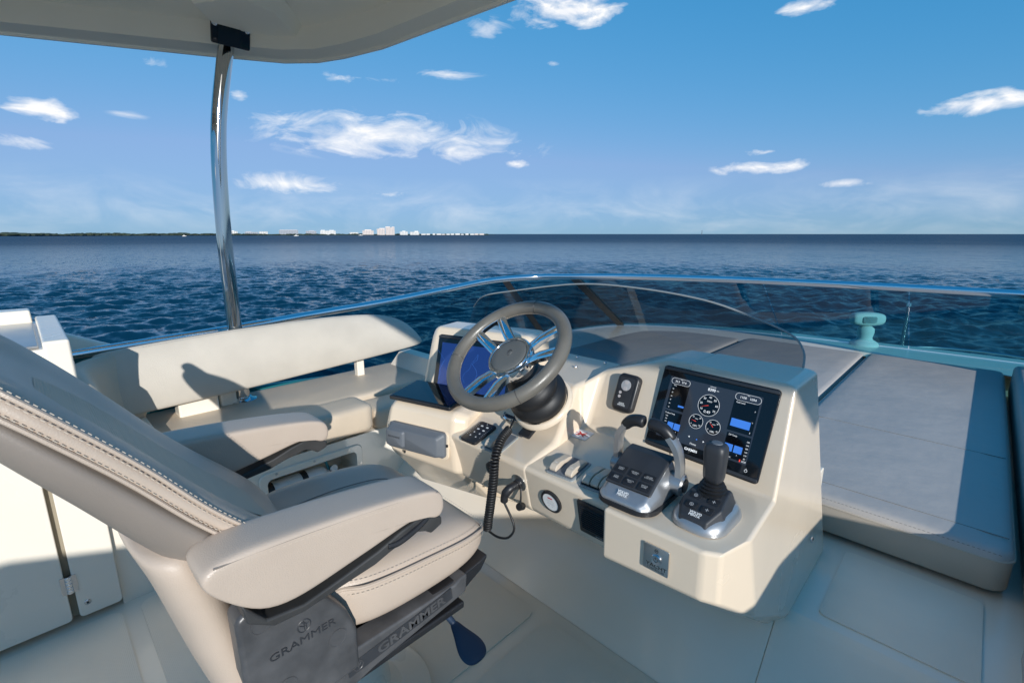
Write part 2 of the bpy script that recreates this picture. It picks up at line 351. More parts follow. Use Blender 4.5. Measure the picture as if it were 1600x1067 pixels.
# ================================================================== SETTING: sea, shore
SEA = -4.9
def sea_mesh():
    """rings of quads round the yacht, real waves where they can be seen, finer towards the bow and port side"""
    rr = [5.0]
    while rr[-1] < 3200: rr.append(rr[-1] + max(.2, rr[-1] ** 2 / 11000))
    rr += [5000, 9000, 20000, 60000]; rr = np.array(rr)
    az = np.concatenate([np.arange(-12, 104, .13), np.arange(104, 348, 4.0)]); az = np.radians(az); n = len(az)
    A, G = np.meshgrid(az, rr); X = -np.sin(A) * G; Y = np.cos(A) * G; Zh = np.zeros_like(X)
    dr = np.gradient(rr)[:, None]; rng = np.random.default_rng(4)
    wind = math.radians(150)
    for i in range(64):
        lam = .55 * (4.6 / .55) ** rng.random(); th = wind + rng.normal(0, .55); k = 2 * math.pi / lam
        amp = .0085 * lam ** .85 * (.6 + .8 * rng.random()); fade = np.clip((lam / (2.2 * dr) - 1) * 1.2, 0, 1)
        ph = k * (X * math.cos(th) + Y * math.sin(th)) + rng.random() * 6.283
        Zh += amp * fade * (np.sin(ph) + .25 * np.sin(2 * ph + .6))
    patch = .75 + .35 * np.sin(X * .021 + 1.3 * np.sin(Y * .013)) * np.sin(Y * .027 + 1.1 * np.sin(X * .017))
    Zh = Zh * patch + SEA
    V = np.stack([X, Y, Zh], -1).reshape(-1, 3); m = len(rr)
    i = np.arange(m - 1)[:, None]; j = np.arange(n)[None, :]; j2 = (j + 1) % n
    F = np.stack([i * n + j, i * n + j2, (i + 1) * n + j2, (i + 1) * n + j], -1).reshape(-1, 4)
    me = bpy.data.meshes.new('sea'); me.vertices.add(len(V)); me.vertices.foreach_set('co', V.ravel().astype(np.float32))
    me.loops.add(F.size); me.loops.foreach_set('vertex_index', F.ravel().astype(np.int32)); me.polygons.add(len(F))
    me.polygons.foreach_set('loop_start', np.arange(0, F.size, 4, dtype=np.int32)); me.polygons.foreach_set('use_smooth', np.ones(len(F), dtype=bool))
    me.update(calc_edges=True); me.validate(); me.materials.append(MAT['sea_water']); return me
sea = bpy.data.objects.new('sea', sea_mesh()); COL.objects.link(sea); sea['kind'] = 'structure'

def polar(az, d, z=SEA): a = R(az); return Vector((-math.sin(a) * d, math.cos(a) * d, z))
def shore_strip(az0, az1, d0, d1, depth, h):
    n = 60; L = []
    for i in range(n + 1):
        t = i / n; az = az0 + (az1 - az0) * t; d = d0 + (d1 - d0) * t + 30 * math.sin(t * 23) ; hh = h * (.6 + .4 * math.sin(t * 17 + 1)) + .8
        L.append([polar(az, d), polar(az, d + 25, SEA + hh), polar(az, d + depth, SEA + hh), polar(az, d + depth + 20)])
    return loft(L, closed=False, caps=False)
sh = obj('shore', shore_strip(112, 46.6, 1750, 2900, 260, 2.0), 'land_green'); sh['kind'] = 'structure'
def far_wood(az0, az1, d0, d1, n, h0, h1, seed):
    rr = random.Random(seed); gs = []
    for i in range(n):
        t = rr.random(); az = az0 + (az1 - az0) * t; d = d0 + (d1 - d0) * t + 40 + rr.random() * 110
        env = .55 + .45 * math.sin(az * 1.9) * math.sin(az * .77 + 1)
        h = (h0 + (h1 - h0) * rr.random()) * (.6 + .5 * env); w = h * (.9 + rr.random() * 1.5); c = polar(az, d, SEA + 1.2); L = []
        for zz, ww in ((0, .8), (.35, 1), (.7, .8), (1, .25)):
            L.append([c + Vector((math.cos(k * 1.0472 + i) * w * ww * (.7 + .6 * rr.random()), math.sin(k * 1.0472 + i) * w * ww * (.7 + .6 * rr.random()), h * zz)) for k in range(6)])
        gs.append(loft(L))
    return join(*gs)
def stuff(name, g, mat, label, cat):
    o = obj(name, g, mat, smooth=False); o['kind'] = 'stuff'; tag(o, label, cat); return o
stuff('mangrove_wood', far_wood(111, 74.5, 1760, 2350, 900, 5, 10, 1), 'tree_far', 'low dark green wood along the far shore left of the steel pole', 'wood')
stuff('shore_trees', far_wood(74.5, 47.2, 2380, 2880, 520, 3, 8, 2), 'tree_far', 'dark green trees along the far shore between the distant buildings', 'trees')

def building(az, d, w, h, depth, mat, label, steps=(), name='apartment_block'):
    p = polar(az, d, SEA + 1.5); t = thing(name, label, 'building', Matrix.Translation(p) @ Matrix.Rotation(R(az), 4, 'Z'), 'buildings on the far shore')
    obj('wall', box(-w / 2, w / 2, 0, depth, 0, h), mat, t, world=False, smooth=False)
    fl = max(2, int(h / 3.6)); gs = []
    for i in range(fl):
        z = (i + .45) * h / fl; k = max(3, int(w / 7))
        for j in range(k):
            x = -w / 2 + (j + .5) * w / k; gs.append(box(x - w / k * .33, x + w / k * .33, -.35, -.05, z, z + h / fl * .42))
    o = obj('window_rows', join(*gs), 'building_glass', t, world=False, smooth=False); o['kind'] = 'stuff'
    for (x0, x1, hh) in steps: obj('roof_block', box(x0 * w, x1 * w, depth * .2, depth * .8, h + .02, h + hh), mat, t, world=False, smooth=False)
    obj('roof', box(-w / 2 - .6, w / 2 + .6, -.6, depth + .6, h + .01, h + .5), 'building_white', t, world=False, smooth=False)
    return t
BL = [(74.0, 26, 13, 'building_white', 'white block on the far shore, just right of the steel pole', ((-.3, .1, 3),)),
      (72.4, 46, 10, 'building_grey', 'low grey-white block on the far shore, second right of the steel pole', ((-.4, .0, 4),)),
      (71.3, 30, 12, 'building_white', 'small white block on the far shore left of the dark glass building', ()),
      (68.9, 70, 17, 'building_grey', 'wide dark glass building with a white roof on the far shore', ((-.45, .45, 3.4),)),
      (66.7, 40, 14, 'building_grey', 'grey block on the far shore between the dark glass building and the cream block', ((-.2, .3, 4),)),
      (65.0, 60, 16, 'building_white', 'long cream block on the far shore in the middle of the city', ((-.45, -.2, 3), (.1, .4, 3))),
      (62.3, 34, 10, 'building_white', 'low white block on the far shore left of the pink towers', ()),
      (60.8, 46, 17, 'building_pink', 'pinkish block on the far shore, left of the tall pink tower', ((-.3, .3, 5),)),
      (59.4, 34, 24, 'building_pink', 'pale pink block beside the tall tower on the far shore', ((-.2, .5, 4),)),
      (58.4, 38, 30, 'building_pink', 'tallest pale pink tower of the far shore', ((-.5, .0, 4), (.2, .5, 3))),
      (56.9, 34, 13, 'building_white', 'white block on the far shore just right of the tall pink tower', ((-.2, .2, 4),)),
      (55.7, 40, 12, 'building_white', 'last white block at the right end of the far city', ((.0, .4, 5),))]
for az, w, h, m, lab, st in BL: building(az, 2560 + (74 - az) * 8, w * 1.2, h * 1.3, 24, m, lab, st)
rb = random.Random(11)
for i in range(13):
    az = 54.6 - i * .55 + rb.random() * .2; p = polar(az, 2700 + rb.random() * 60, SEA + 1.5)
    t = thing('waterfront_house', 'tiny pale waterfront house on the far shore, %s to the right of the city blocks' % ('first', 'second', 'third', 'fourth', 'fifth', 'sixth', 'seventh', 'eighth', 'ninth', 'tenth', 'eleventh', 'twelfth', 'thirteenth')[i], 'house', Matrix.Translation(p) @ Matrix.Rotation(R(az), 4, 'Z'), 'houses along the far shore')
    w = 12 + rb.random() * 14; h = 4 + rb.random() * 3.5
    obj('wall', box(-w / 2, w / 2, 0, 12, 0, h), 'building_white' if rb.random() > .4 else 'building_pink', t, world=False, smooth=False)
    obj('roof', prism([(-w / 2 - 1, h), (w / 2 + 1, h), (0, h + 2.5)], 'y', -1, 13), 'building_grey', t, world=False, smooth=False)
def far_boat(az, d, l, label):
    p = polar(az, d); t = thing('motor_boat', label, 'boat', Matrix.Translation(p) @ Matrix.Rotation(R(az), 4, 'Z'), 'boats far out on the water')
    hull = loft([[(-l / 2, -1.4, .1), (-l / 2, 1.4, .1), (-l / 2, 1.6, 1.6), (-l / 2, -1.6, 1.6)], [(l * .2, -1.4, .1), (l * .2, 1.4, .1), (l * .2, 1.7, 1.8), (l * .2, -1.7, 1.8)], [(l / 2, -.1, .6), (l / 2, .1, .6), (l / 2 + .6, .1, 2.2), (l / 2 + .6, -.1, 2.2)]])
    obj('hull', hull, 'building_white', t, world=False); obj('cabin', loft([[(-l * .25, -1.1, 1.7), (l * .2, -1.1, 1.7), (l * .2, 1.1, 1.7), (-l * .25, 1.1, 1.7)], [(-l * .2, -.9, 3.4), (l * .05, -.9, 3.4), (l * .05, .9, 3.4), (-l * .2, .9, 3.4)]]), 'building_white', t, world=False)
far_boat(68.2, 1650, 13, 'white motor boat on the water in front of the dark glass building')
far_boat(61.6, 2350, 20, 'white motor boat moored at the far shore below the pink block')
far_boat(78.2, 1600, 9, 'small white boat on the water before the dark wood on the left')
p = polar(23.4, 6200)
lt = thing('light_tower', 'tiny dark light tower standing on the open horizon', 'lighthouse', p)
obj('tower', xf(lathe([(4.2, 0), (3.0, 20), (2.4, 40), (3.4, 41), (3.4, 43)]), Matrix.Translation(p)), 'plastic_grey', lt)
obj('lantern', xf(lathe([(2.0, 43.1), (2.2, 47), (.4, 50), (.3, 55)]), Matrix.Translation(p)), 'plastic_grey', lt)

# ================================================================== SETTING: the yacht's decks
XC = .15                                    # centreline of the yacht
dk = obj('deck', box(-2.75, 3.05, -3.2, 1.115, -.06, 0), 'gelcoat_deck', bevel=.004); dk['kind'] = 'structure'
def panel(parent, x0, x1, y0, y1, z, t=.004, r=.04, mat='nonskid'):
    P = [(x + (x0 + x1) / 2, y + (y0 + y1) / 2) for x, y in rrect(x1 - x0, y1 - y0, r, 5)]
    L = [[(x, y, z + .0005) for x, y in P], [(x, y, z + t) for x, y in P]]
    return obj('nonskid_panel', loft(L), mat, parent, sharp=30)
panel(dk, -1.96, -.93, .115, 1.065, 0); panel(dk, -.88, 1.2, .115, 1.065, 0); panel(dk, -1.96, -.93, -1.4, .065, 0); panel(dk, -.88, 1.2, -1.4, .065, 0)
# sloping toe panel under the console, and the raised step beside it
tp = obj('toe_panel', prism([(1.1, -.02), (1.118, .0), (1.16, .05), (1.62, .545), (1.70, .545), (1.70, -.02)], 'x', -2.6, -.275), 'gelcoat_deck', bevel=.004, angle=15); tp['kind'] = 'structure'
st = obj('step', prism([(1.1, -.02), (1.118, .0), (1.16, .05), (1.333, .236), (1.36, .25), (4.9, .25), (4.9, -.02)], 'x', -.2745, 3.0), 'gelcoat_deck', bevel=.004, angle=15); st['kind'] = 'structure'
panel(st, -.19, .135, 1.395, 1.765, .25, r=.02)
# brow of the superstructure in front of the glass
def brow():
    L = []
    base = [(-2.78, 1.2), (-2.74, 2.2), (-2.72, 3.1), (-2.55, 4.05), (-2.0, 4.55), (-1.2, 4.78), (-.4, 4.86), (XC, 4.88)]
    base = base + [(2 * XC - x, y) for x, y in base[-2::-1]]
    base = [tuple(p)[:2] for p in spline([(x, y, 0) for x, y in base], 4)]
    n = len(base); cx, cy = XC, 2.6
    for off, z in ((-.55, .385), (-.3, .405), (0, .40), (.10, .385), (.17, .34), (.2, .25), (.22, -1.2)):
        l = []
        for i, (x, y) in enumerate(base):
            a = Vector(base[max(i - 1, 0)]); b = Vector(base[min(i + 1, n - 1)]); t = (b - a).normalized(); nrm = Vector((-t.y, t.x))
            if nrm.dot(Vector((x - cx, y - cy))) < 0: nrm = -nrm
            l.append((x + nrm.x * off, y + nrm.y * off, z))
        L.append(l)
    return loft(L, closed=False, caps=False)
bw = obj('foredeck', brow(), 'gelcoat_white', sharp=60); bw['kind'] = 'structure'
# port side moulding outside the seats, and its starboard twin out of view
def side_moulding(sgn):
    X = (lambda x: x) if sgn < 0 else (lambda x: 2 * XC - x)
    L = []
    for y, zt, w in ((-3.2, 1.45, .9), (-.9, 1.30, .8), (-.45, 1.12, .55), (-.08, .955, .35), (.02, .90, .28), (.28, .768, .16), (.55, .62, .10), (.8, .47, .06), (1.4, .42, .05), (2.4, .40, .05)):
        L.append([(X(-2.70), y, -.3), (X(-2.70), y, zt - .015), (X(-2.715), y, zt), (X(-2.75), y, zt), (X(-2.78 - w * .4), y, zt - .05), (X(-2.8 - w * .5), y, -1.2)])
    return loft(L, closed=False, caps=False)
for sgn in (-1, 1):
    o = obj('side_moulding', side_moulding(sgn), 'gelcoat_white', sharp=50); o['kind'] = 'structure'

# ================================================================== cabinet on the port side
cb = thing('side_cabinet', 'white side cabinet with a hinged door behind the helm seat', 'cabinet', (-2.25, -.4, 0))
obj('carcass', box(-2.69, -1.998, -1.6, .068, .03, .93), 'gelcoat_white', cb, bevel=.006)
obj('door', prism(rrect(.95, .87, .012, 3, -.53, .462), 'x', -1.996, -1.972), 'gelcoat_white', cb, bevel=.004)
obj('end_panel', prism(rrect(.112, .87, .012, 3, .019, .462), 'x', -1.996, -1.972), 'gelcoat_white', cb, bevel=.004)
obj('hinge_gap', box(-1.997, -1.9945, -.056, -.036, .03, .9), 'hinge_gap', cb)
for z in (.16, .60):
    h = obj('hinge', join(cyl((-1.972, -.046, z - .03), (-1.972, -.046, z + .03), .008, n=12), box(-1.9735, -1.969, -.066, -.026, z - .03, z + .03)), 'steel', cb)
    obj('knuckle', join(*[cyl((-1.9715, -.046, z - .03 + k * .012), (-1.9715, -.046, z - .02 + k * .012), .0095, n=12) for k in range(5)]), 'chrome', h)
for (y, z) in ((-.012, .075), (-.012, .85)):
    s = obj('screw', lathe([(.009, 0), (.009, .002), (.006, .004), (0.0, .004)], frame((-1.972, y, z), (0, 1, 0), (1, 0, 0)), 14), 'steel', cb)
    obj('socket', lathe([(.004, 0), (.004, .001), (0, .001)], frame((-1.968, y, z), (0, 1, 0), (1, 0, 0)), 6), 'plastic_black', s)
obj('end_rim', prism([(-2.62, .90), (-2.62, .958), (-1.965, .958), (-1.965, .80), (-1.997, .80), (-1.997, .90)], 'y', .012, .074), 'gelcoat_white', cb, bevel=.008)
obj('lid', box(-2.58, -2.02, -1.5, .004, .931, .94), 'plastic_silver', cb, bevel=.003)
obj('back_rim', box(-2.69, -2.60, -1.6, .004, .93, .985), 'gelcoat_white', cb, bevel=.008)

# ================================================================== bench on the port side
bn = thing('bench_seat', 'long beige vinyl bench on the port side beyond the helm seat', 'bench', (-2.35, 1.0, 0))
# base with a niche: four walls round the opening
XF = -1.995
ny0, ny1, nz0, nz1 = .575, .985, .135, .282
gs = [box(XF - .03, XF, .076, ny0, 0, .345), box(XF - .03, XF, ny1, 1.75, 0, .345), box(XF - .0299, XF - .0001, ny0, ny1, 0, nz0), box(XF - .0299, XF - .0001, ny0, ny1, nz1, .345)]
obj('base', join(*gs), 'gelcoat_white', bn, smooth=False)
nf = join(loft([[(XF + .0015, y, z) for y, z in rrect(ny1 - ny0 + .05, nz1 - nz0 + .05, .03, 5, (ny0 + ny1) / 2, (nz0 + nz1) / 2)], [(XF + .008, y, z) for y, z in rrect(ny1 - ny0 + .042, nz1 - nz0 + .042, .027, 5, (ny0 + ny1) / 2, (nz0 + nz1) / 2)], [(XF + .008, y, z) for y, z in rrect(ny1 - ny0 - .012, nz1 - nz0 - .012, .022, 5, (ny0 + ny1) / 2, (nz0 + nz1) / 2)], [(XF - .16, y, z) for y, z in rrect(ny1 - ny0 - .014, nz1 - nz0 - .014, .02, 5, (ny0 + ny1) / 2, (nz0 + nz1) / 2)]], caps=False),
         loft([[(XF - .16, y, z) for y, z in rrect(ny1 - ny0 - .014, nz1 - nz0 - .014, .02, 5, (ny0 + ny1) / 2, (nz0 + nz1) / 2)], [(XF - .165, y, z) for y, z in rrect(ny1 - ny0 - .014, nz1 - nz0 - .014, .02, 5, (ny0 + ny1) / 2, (nz0 + nz1) / 2)]]))
ni = obj('niche', nf, 'gelcoat_white', bn, sharp=40)
for (y, z) in ((.62, .294), (.78, .294), (.94, .294), (.995, .21), (.94, .122), (.62, .122)):
    obj('screw', lathe([(.0055, 0), (.005, .002), (0, .0025)], frame((XF + .008, y, z), (0, 1, 0), (1, 0, 0)), 10), 'steel_brushed', ni)
# wide seat, its inner bolster and the lit inner corner
def seatloft(L, **k): return loft(L, **k)
def soft_box(x0, x1, y0, y1, z0, z1, r, n=4, er=None):
    """cushion: rounded rectangle sections stacked in z with soft edges"""
    er = er or r * .6; L = []
    for z, ins in ((z0, er), (z0 + er * .3, er * .3), (z0 + er, 0), (z1 - er, 0), (z1 - er * .45, er * .13), (z1 - er * .15, er * .45), (z1, er * 1.1), (z1 + .002, er * 2.2)):
        L.append([(x, y, z) for x, y in rrect(x1 - x0 - 2 * ins, y1 - y0 - 2 * ins, max(r - ins, .004), n, (x0 + x1) / 2, (y0 + y1) / 2)])
    return loft(L)
obj('seat_cushion', soft_box(-2.66, -2.185, .16, 2.35, .34, .468, .03, er=.022), 'vinyl_bench', bn, sharp=70)
bo = obj('bolster', soft_box(-2.18, -1.975, .16, 1.085, .352, .485, .05, er=.03), 'vinyl_bench', bn, sharp=70)
obj('front_cushion', soft_box(-2.18, -1.985, 1.09, 1.9, .338, .445, .03, er=.025), 'vinyl_bench', bn, sharp=70)
obj('stitching', stitches([(-2.14, .25, .4885), (-2.14, 1.03, .4885)]), 'thread', bo, kind='stuff')
obj('shelf', box(-2.70, -2.02, .08, 2.4, .30, .338), 'gelcoat_white', bn, bevel=.006)
# long backrest with a rounded forward end
def backrest():
    L = []
    st_ = [(.13, .545, .795, .015), (.16, .545, .81, .0), (.30, .548, .822, 0), (.6, .556, .838, 0), (1.0, .576, .845, 0), (1.3, .592, .836, 0), (1.45, .600, .812, 0), (1.55, .607, .775, 0), (1.62, .613, .725, .004), (1.655, .62, .68, .012), (1.668, .632, .655, .022)]
    for y, zb, zt, sh in st_:
        h = zt - zb; xf_ = -2.395; c = []
        pr = [(0, .0), (-.004 + .012, .08), (.020, .3), (.018, .55), (.006, .8), (-.018, .95), (-.035, 1.0), (-.055, .98), (-.068, .9), (-.07, .5), (-.068, .08), (-.045, .0), (-.02, -.01)]
        for dx, t in pr:
            c.append((xf_ + (dx if dx > -.05 else dx) * (1 - sh * 12) - t * .035 - sh, y, zb + h * t))
        L.append(c)
    return loft(L)
bk = obj('backrest', backrest(), 'vinyl_back', bn, sub=2)
obj('stitching', stitches(spline([(-2.436, .3, .818), (-2.436, .6, .835), (-2.436, 1.0, .842), (-2.436, 1.3, .832), (-2.436, 1.45, .808), (-2.435, 1.55, .770)], 5)), 'thread', bk, kind='stuff')
def corner_back():
    L = []
    for k in range(7):
        a = R(90 * k / 6); r0 = .16
        cx, cy = -2.27, .30
        # sweep from facing +x to facing +y
        d = Vector((-math.cos(a), -math.sin(a), 0)); c = Vector((cx, cy, 0)) + d * r0
        L.append([c - d * .0 + Vector((0, 0, .50)), c - d * .015 + Vector((0, 0, .56)), c + d * .0 + Vector((0, 0, .70)), c + d * .02 + Vector((0, 0, .785)), c + d * .055 + Vector((0, 0, .81)), c + d * .10 + Vector((0, 0, .79)), c + d * .115 + Vector((0, 0, .70)), c + d * .11 + Vector((0, 0, .50))])
    for x in (-2.15, -2.03, -1.995):
        L.append([Vector((x, .30 - .16 + o, z)) for o, z in ((0, .50), (.015, .56), (0, .70), (-.02, .785), (-.055, .81), (-.10, .79), (-.115, .70), (-.11, .50))])
    return loft(L)
obj('corner_cushion', corner_back(), 'vinyl_bench', bn, sub=1)
obj('corner_base', box(-2.60, -2.0, .078, .28, .34, .52), 'gelcoat_white', bn, bevel=.01)
for y in (1.30,):
    obj('post', box(-2.545, -2.505, y - .022, y + .022, .44, .64), 'gelcoat_white', bn, bevel=.005)
obj('bracket', box(-2.56, -2.47, .40, .56, .46, .545), 'gelcoat_white', bn, bevel=.01)
obj('bracket', box(-2.57, -2.50, .57, .645, .46, .56), 'gelcoat_white', bn, bevel=.012)

# fire extinguisher lying in the niche
fx = thing('fire_extinguisher', 'small white fire extinguisher lying in the niche under the bench', 'extinguisher', (XF - .06, .8, .2))
fM = frame((XF - .055, .565, .185), (0, 0, 1), (0, .985, .17))
obj('cylinder', lathe([(.0, 0), (.03, 0), (.043, .006), (.045, .02), (.045, .245), (.043, .262), (.034, .282), (.02, .29), (.018, .30)], fM, 28), 'extinguisher_white', fx)
obj('base_cap', lathe([(.0, -.004), (.046, -.004), (.0468, 0), (.0468, .05), (.045, .052)], fM, 28), 'plastic_black', fx)
obj('label_band', annulus([(.0451, .055), (.0456, .056), (.0456, .165), (.0451, .166)], fM, 28), 'print_white', fx)
obj('clamp', annulus([(.0453, .17), (.0475, .171), (.0475, .195), (.0453, .196)], fM, 28), 'plastic_black', fx)
lb = []
for i, (zz, ww) in enumerate(((.066, .03), (.074, .034), (.082, .02), (.096, .036), (.103, .03), (.128, .034), (.135, .034), (.142, .03), (.149, .026))):
    for k in range(3):
        M = fM @ Matrix.Rotation(R(k * 16 - 62), 4, 'Z') @ Matrix.Translation((.0458, 0, zz)) @ Matrix.Rotation(R(90), 4, 'Y')
        lb.append(slab(.0022, .0095, .0004, .0005, M, 1))
obj('printed_lines', join(*lb), 'print_black', fx, kind='stuff')
neck = fM @ Vector((0, 0, .31))
obj('valve', lathe([(.012, .30), (.014, .302), (.014, .33), (.008, .335)], fM, 14), 'steel', fx)
g_ = obj('gauge', lathe([(.0, .0), (.017, 0), (.018, .002), (.018, .012), (.016, .014)], frame(fM @ Vector((.01, .0, .318)) + Vector((.012, 0, .012)), (0, 1, 0), (1, 0, .25)), 22), 'steel_brushed', fx)
obj('dial', lathe([(.0, .0), (.015, 0), (.015, .001), (0, .001)], frame(fM @ Vector((.01, .0, .318)) + Vector((.0262, 0, .0158)), (0, 1, 0), (1, 0, .25)), 20), 'print_white', g_)
obj('handle', join(tube(spline([neck, neck + Vector((.03, .03, .01)), neck + Vector((.035, .07, -.005)), neck + Vector((.03, .10, -.03))], 5), .007, 8), tube(spline([neck, neck + Vector((.01, .04, -.02)), neck + Vector((.02, .09, -.05))], 5), .006, 8)), 'plastic_black', fx)
obj('hose', tube(spline([neck + Vector((0, -.01, 0)), neck + Vector((0, -.012, .03)), neck + Vector((0, -.02, .06))], 5), .006, 8), 'hose_teal', fx)

# ================================================================== hardtop and its pole
def hardtop():
    half = [(-3.20, -.30), (-3.15, -.2), (-3.0, .09), (-2.67, .76), (-2.52, 1.03), (-2.40, 1.14), (-2.26, 1.20), (-2.03, 1.262), (-1.28, 1.345), (-.5, 1.39), (XC, 1.40)]  # unseen aft edge, cut short so that low sun gets in
    out = half + [(2 * XC - x, y) for x, y in half[-2::-1]]
    c = Vector((XC, .5))
    def ins(d, z):
        l = []
        for x, y in out:
            v = Vector((x, y)) - c; l.append((c.x + v.x * (1 - d / 3.4), c.y + v.y * (1 - d / 1.5), z))
        return l
    # the roof is open in the middle (unseen, added to let sky light in)
    def hole(z):
        l = []
        for x, y in out:
            v = Vector((x, y)) - c; hx = max(min(c.x + v.x * .90, 2.98), -1.9); hy = .45 + .70 * max(0, min(1, (hx + 1.6) / .8)); l.append((hx, max(min(c.y + v.y * .86, hy), -.22), z))
        return l
    L = [ins(.4, 2.168), hole(2.168), hole(2.25), ins(.25, 2.20), ins(0, 2.085), ins(-.004, 2.068), ins(0, 2.055), ins(.028, 2.052), ins(.04, 2.062), ins(.165, 2.070), ins(.188, 2.155)]
    return loft(L, ring=True)
ht = thing('hardtop', 'cream moulded hardtop roof over the flybridge', 'roof', (XC, -.8, 2.05))
obj('roof_shell', hardtop(), 'gelcoat_roof', ht, sharp=25)
obj('moulded_panel', loft([[(x, y, 2.118) for x, y in ((-2.50, .97), (-2.47, 1.03), (-2.37, 1.05), (-2.16, .86), (-2.11, .72), (-2.30, .62), (-2.44, .72))], [(x, y, 2.166) for x, y in ((-2.53, .98), (-2.48, 1.08), (-2.35, 1.09), (-2.10, .87), (-2.05, .70), (-2.29, .58), (-2.46, .70))]]), 'gelcoat_roof', ht, bevel=.004)
pl = thing('hardtop_pole', 'polished curved steel pole holding up the hardtop', 'pole', (-2.5, .67, .44))
pp = spline([(-2.53, .676, .44), (-2.53, .680, .85), (-2.53, .686, 1.30), (-2.53, .716, 1.72), (-2.53, .790, 2.085)], 12)
obj('tube', tube(pp, .0315, 28), 'pole_steel', pl, sharp=60)
obj('bottom_flange', lathe([(.0, 0), (.062, 0), (.062, .006), (.045, .012), (.038, .02)], Matrix.Translation((-2.53, .676, .469)), 28), 'chrome', pl)
bM = frame((-2.452, .785, 2.100), (.0, 1, .0), (.94, 0, -.34))
br = obj('top_bracket', join(slab(.150, .095, .010, .008, bM, soft=.003), slab(.088, .080, .016, .004, bM @ Matrix.Translation((-.008, -.006, .0)))), 'chrome_dark_reflection', pl)
for sx in (-.062, .062):
    b_ = obj('bolt', lathe([(.0, 0), (.0125, 0), (.012, .004), (.008, .006), (0, .006)], bM @ Matrix.Translation((sx, .028, .010)), 16), 'steel', br)

# ================================================================== windscreen: rail, panes, mullions
rail_half = [(-2.66, -.9, .735), (-2.655, .0, .775), (-2.65, .72, .808), (-2.65, 1.08, .83), (-2.65, 1.56, .856), (-2.65, 2.06, .898), (-2.62, 2.45, .933), (-2.48, 2.76, .948), (-2.25, 2.98, .952), (-1.91, 3.27, .953), (-1.5, 3.47, .953), (-1.1, 3.61, .953), (-.42, 3.735, .953), (XC, 3.765, .953)]
rail_pts = rail_half + [(2 * XC - x, y, z) for x, y, z in rail_half[-2::-1]]
base_half = [(-2.72, -.9, .46), (-2.70, .0, .45), (-2.69, .72, .44), (-2.69, 1.08, .432), (-2.69, 1.56, .426), (-2.69, 2.2, .42), (-2.68, 2.9, .414), (-2.64, 3.5, .41), (-2.47, 4.02, .409), (-2.05, 4.32, .409), (-1.6, 4.50, .408), (-1.2, 4.60, .408), (-.45, 4.70, .408), (XC, 4.72, .408)]
base_pts = base_half + [(2 * XC - x, y, z) for x, y, z in base_half[-2::-1]]
KS = 6
rs, bs = spline(rail_pts, KS), spline(base_pts, KS)
ws = thing('windscreen', 'teal tinted windscreen under a polished steel rail round the flybridge front', 'windscreen', (XC, 3.7, .41))
obj('rail', tube(rs, .022, 16), 'chrome', ws, sharp=60)
cuts = [0, 2 * KS, 6 * KS + 2, 8 * KS, 11 * KS, 12 * KS + 1, 15 * KS - 2, 18 * KS, 20 * KS - 2, 24 * KS, 26 * KS]
for a, b in zip(cuts, cuts[1:]):
    top = [rs[i] + Vector((0, 0, -.015)) for i in range(a, b + 1)]; bot = [bs[i] for i in range(a, b + 1)]
    # trim a millimetre at the joints
    def shr(l): l = [v.copy() for v in l]; l[0] = l[0].lerp(l[1], .03); l[-1] = l[-1].lerp(l[-2], .03); return l
    top, bot = shr(top), shr(bot)
    obj('glass_pane', loft([top, [p.lerp(q, .33) for p, q in zip(top, bot)], [p.lerp(q, .66) for p, q in zip(top, bot)], bot], closed=False, caps=False), 'tinted_glass', ws, sharp=80)
for i, w in ((6 * KS + 2, .03), (8 * KS, .034), (18 * KS, .034), (20 * KS - 2, .03), (24 * KS, .03)):
    a, b = rs[i] + Vector((0, 0, -.018)), bs[i]; t = (rs[i + 1] - rs[i - 1]).normalized(); nrm = (b - a).cross(t).normalized()
    L = [[p + t * sx * w + nrm * sy for sx, sy in ((-1, .006), (1, .006), (1, -.02), (-1, -.02))] for p in (a, b)]
    obj('mullion', loft(L), 'plastic_black', ws, smooth=False)

# curved smoked wind deflector on the console top
wd = thing('wind_deflector', 'clear smoked wind deflector curving over the top of the console', 'deflector', (-1.0, 1.55, .82))
dp = [(-1.72, 1.49, .93), (-1.66, 1.50, .985), (-1.5, 1.52, 1.02), (-1.165, 1.55, 1.073), (-.9, 1.555, 1.078), (-.645, 1.55, 1.058), (-.48, 1.545, 1.018), (-.375, 1.53, .985), (-.335, 1.515, .945), (-.325, 1.49, .905)]
dpt = spline(dp, 6)
Ld = [[p + Vector((0, 0, 0)) for p in dpt], [Vector((p.x, 1.43 + (p.y - 1.43) * .5, .80 + (p.z - .80) * .5)) for p in dpt], [Vector((p.x, 1.425, .80)) for p in dpt]]
obj('panel', loft(Ld, closed=False, caps=False), 'smoked_acrylic', wd, sharp=80)
obj('edge', tube([p + Vector((0, 0, .002)) for p in dpt], .0032, 6), 'switch_frame', wd)

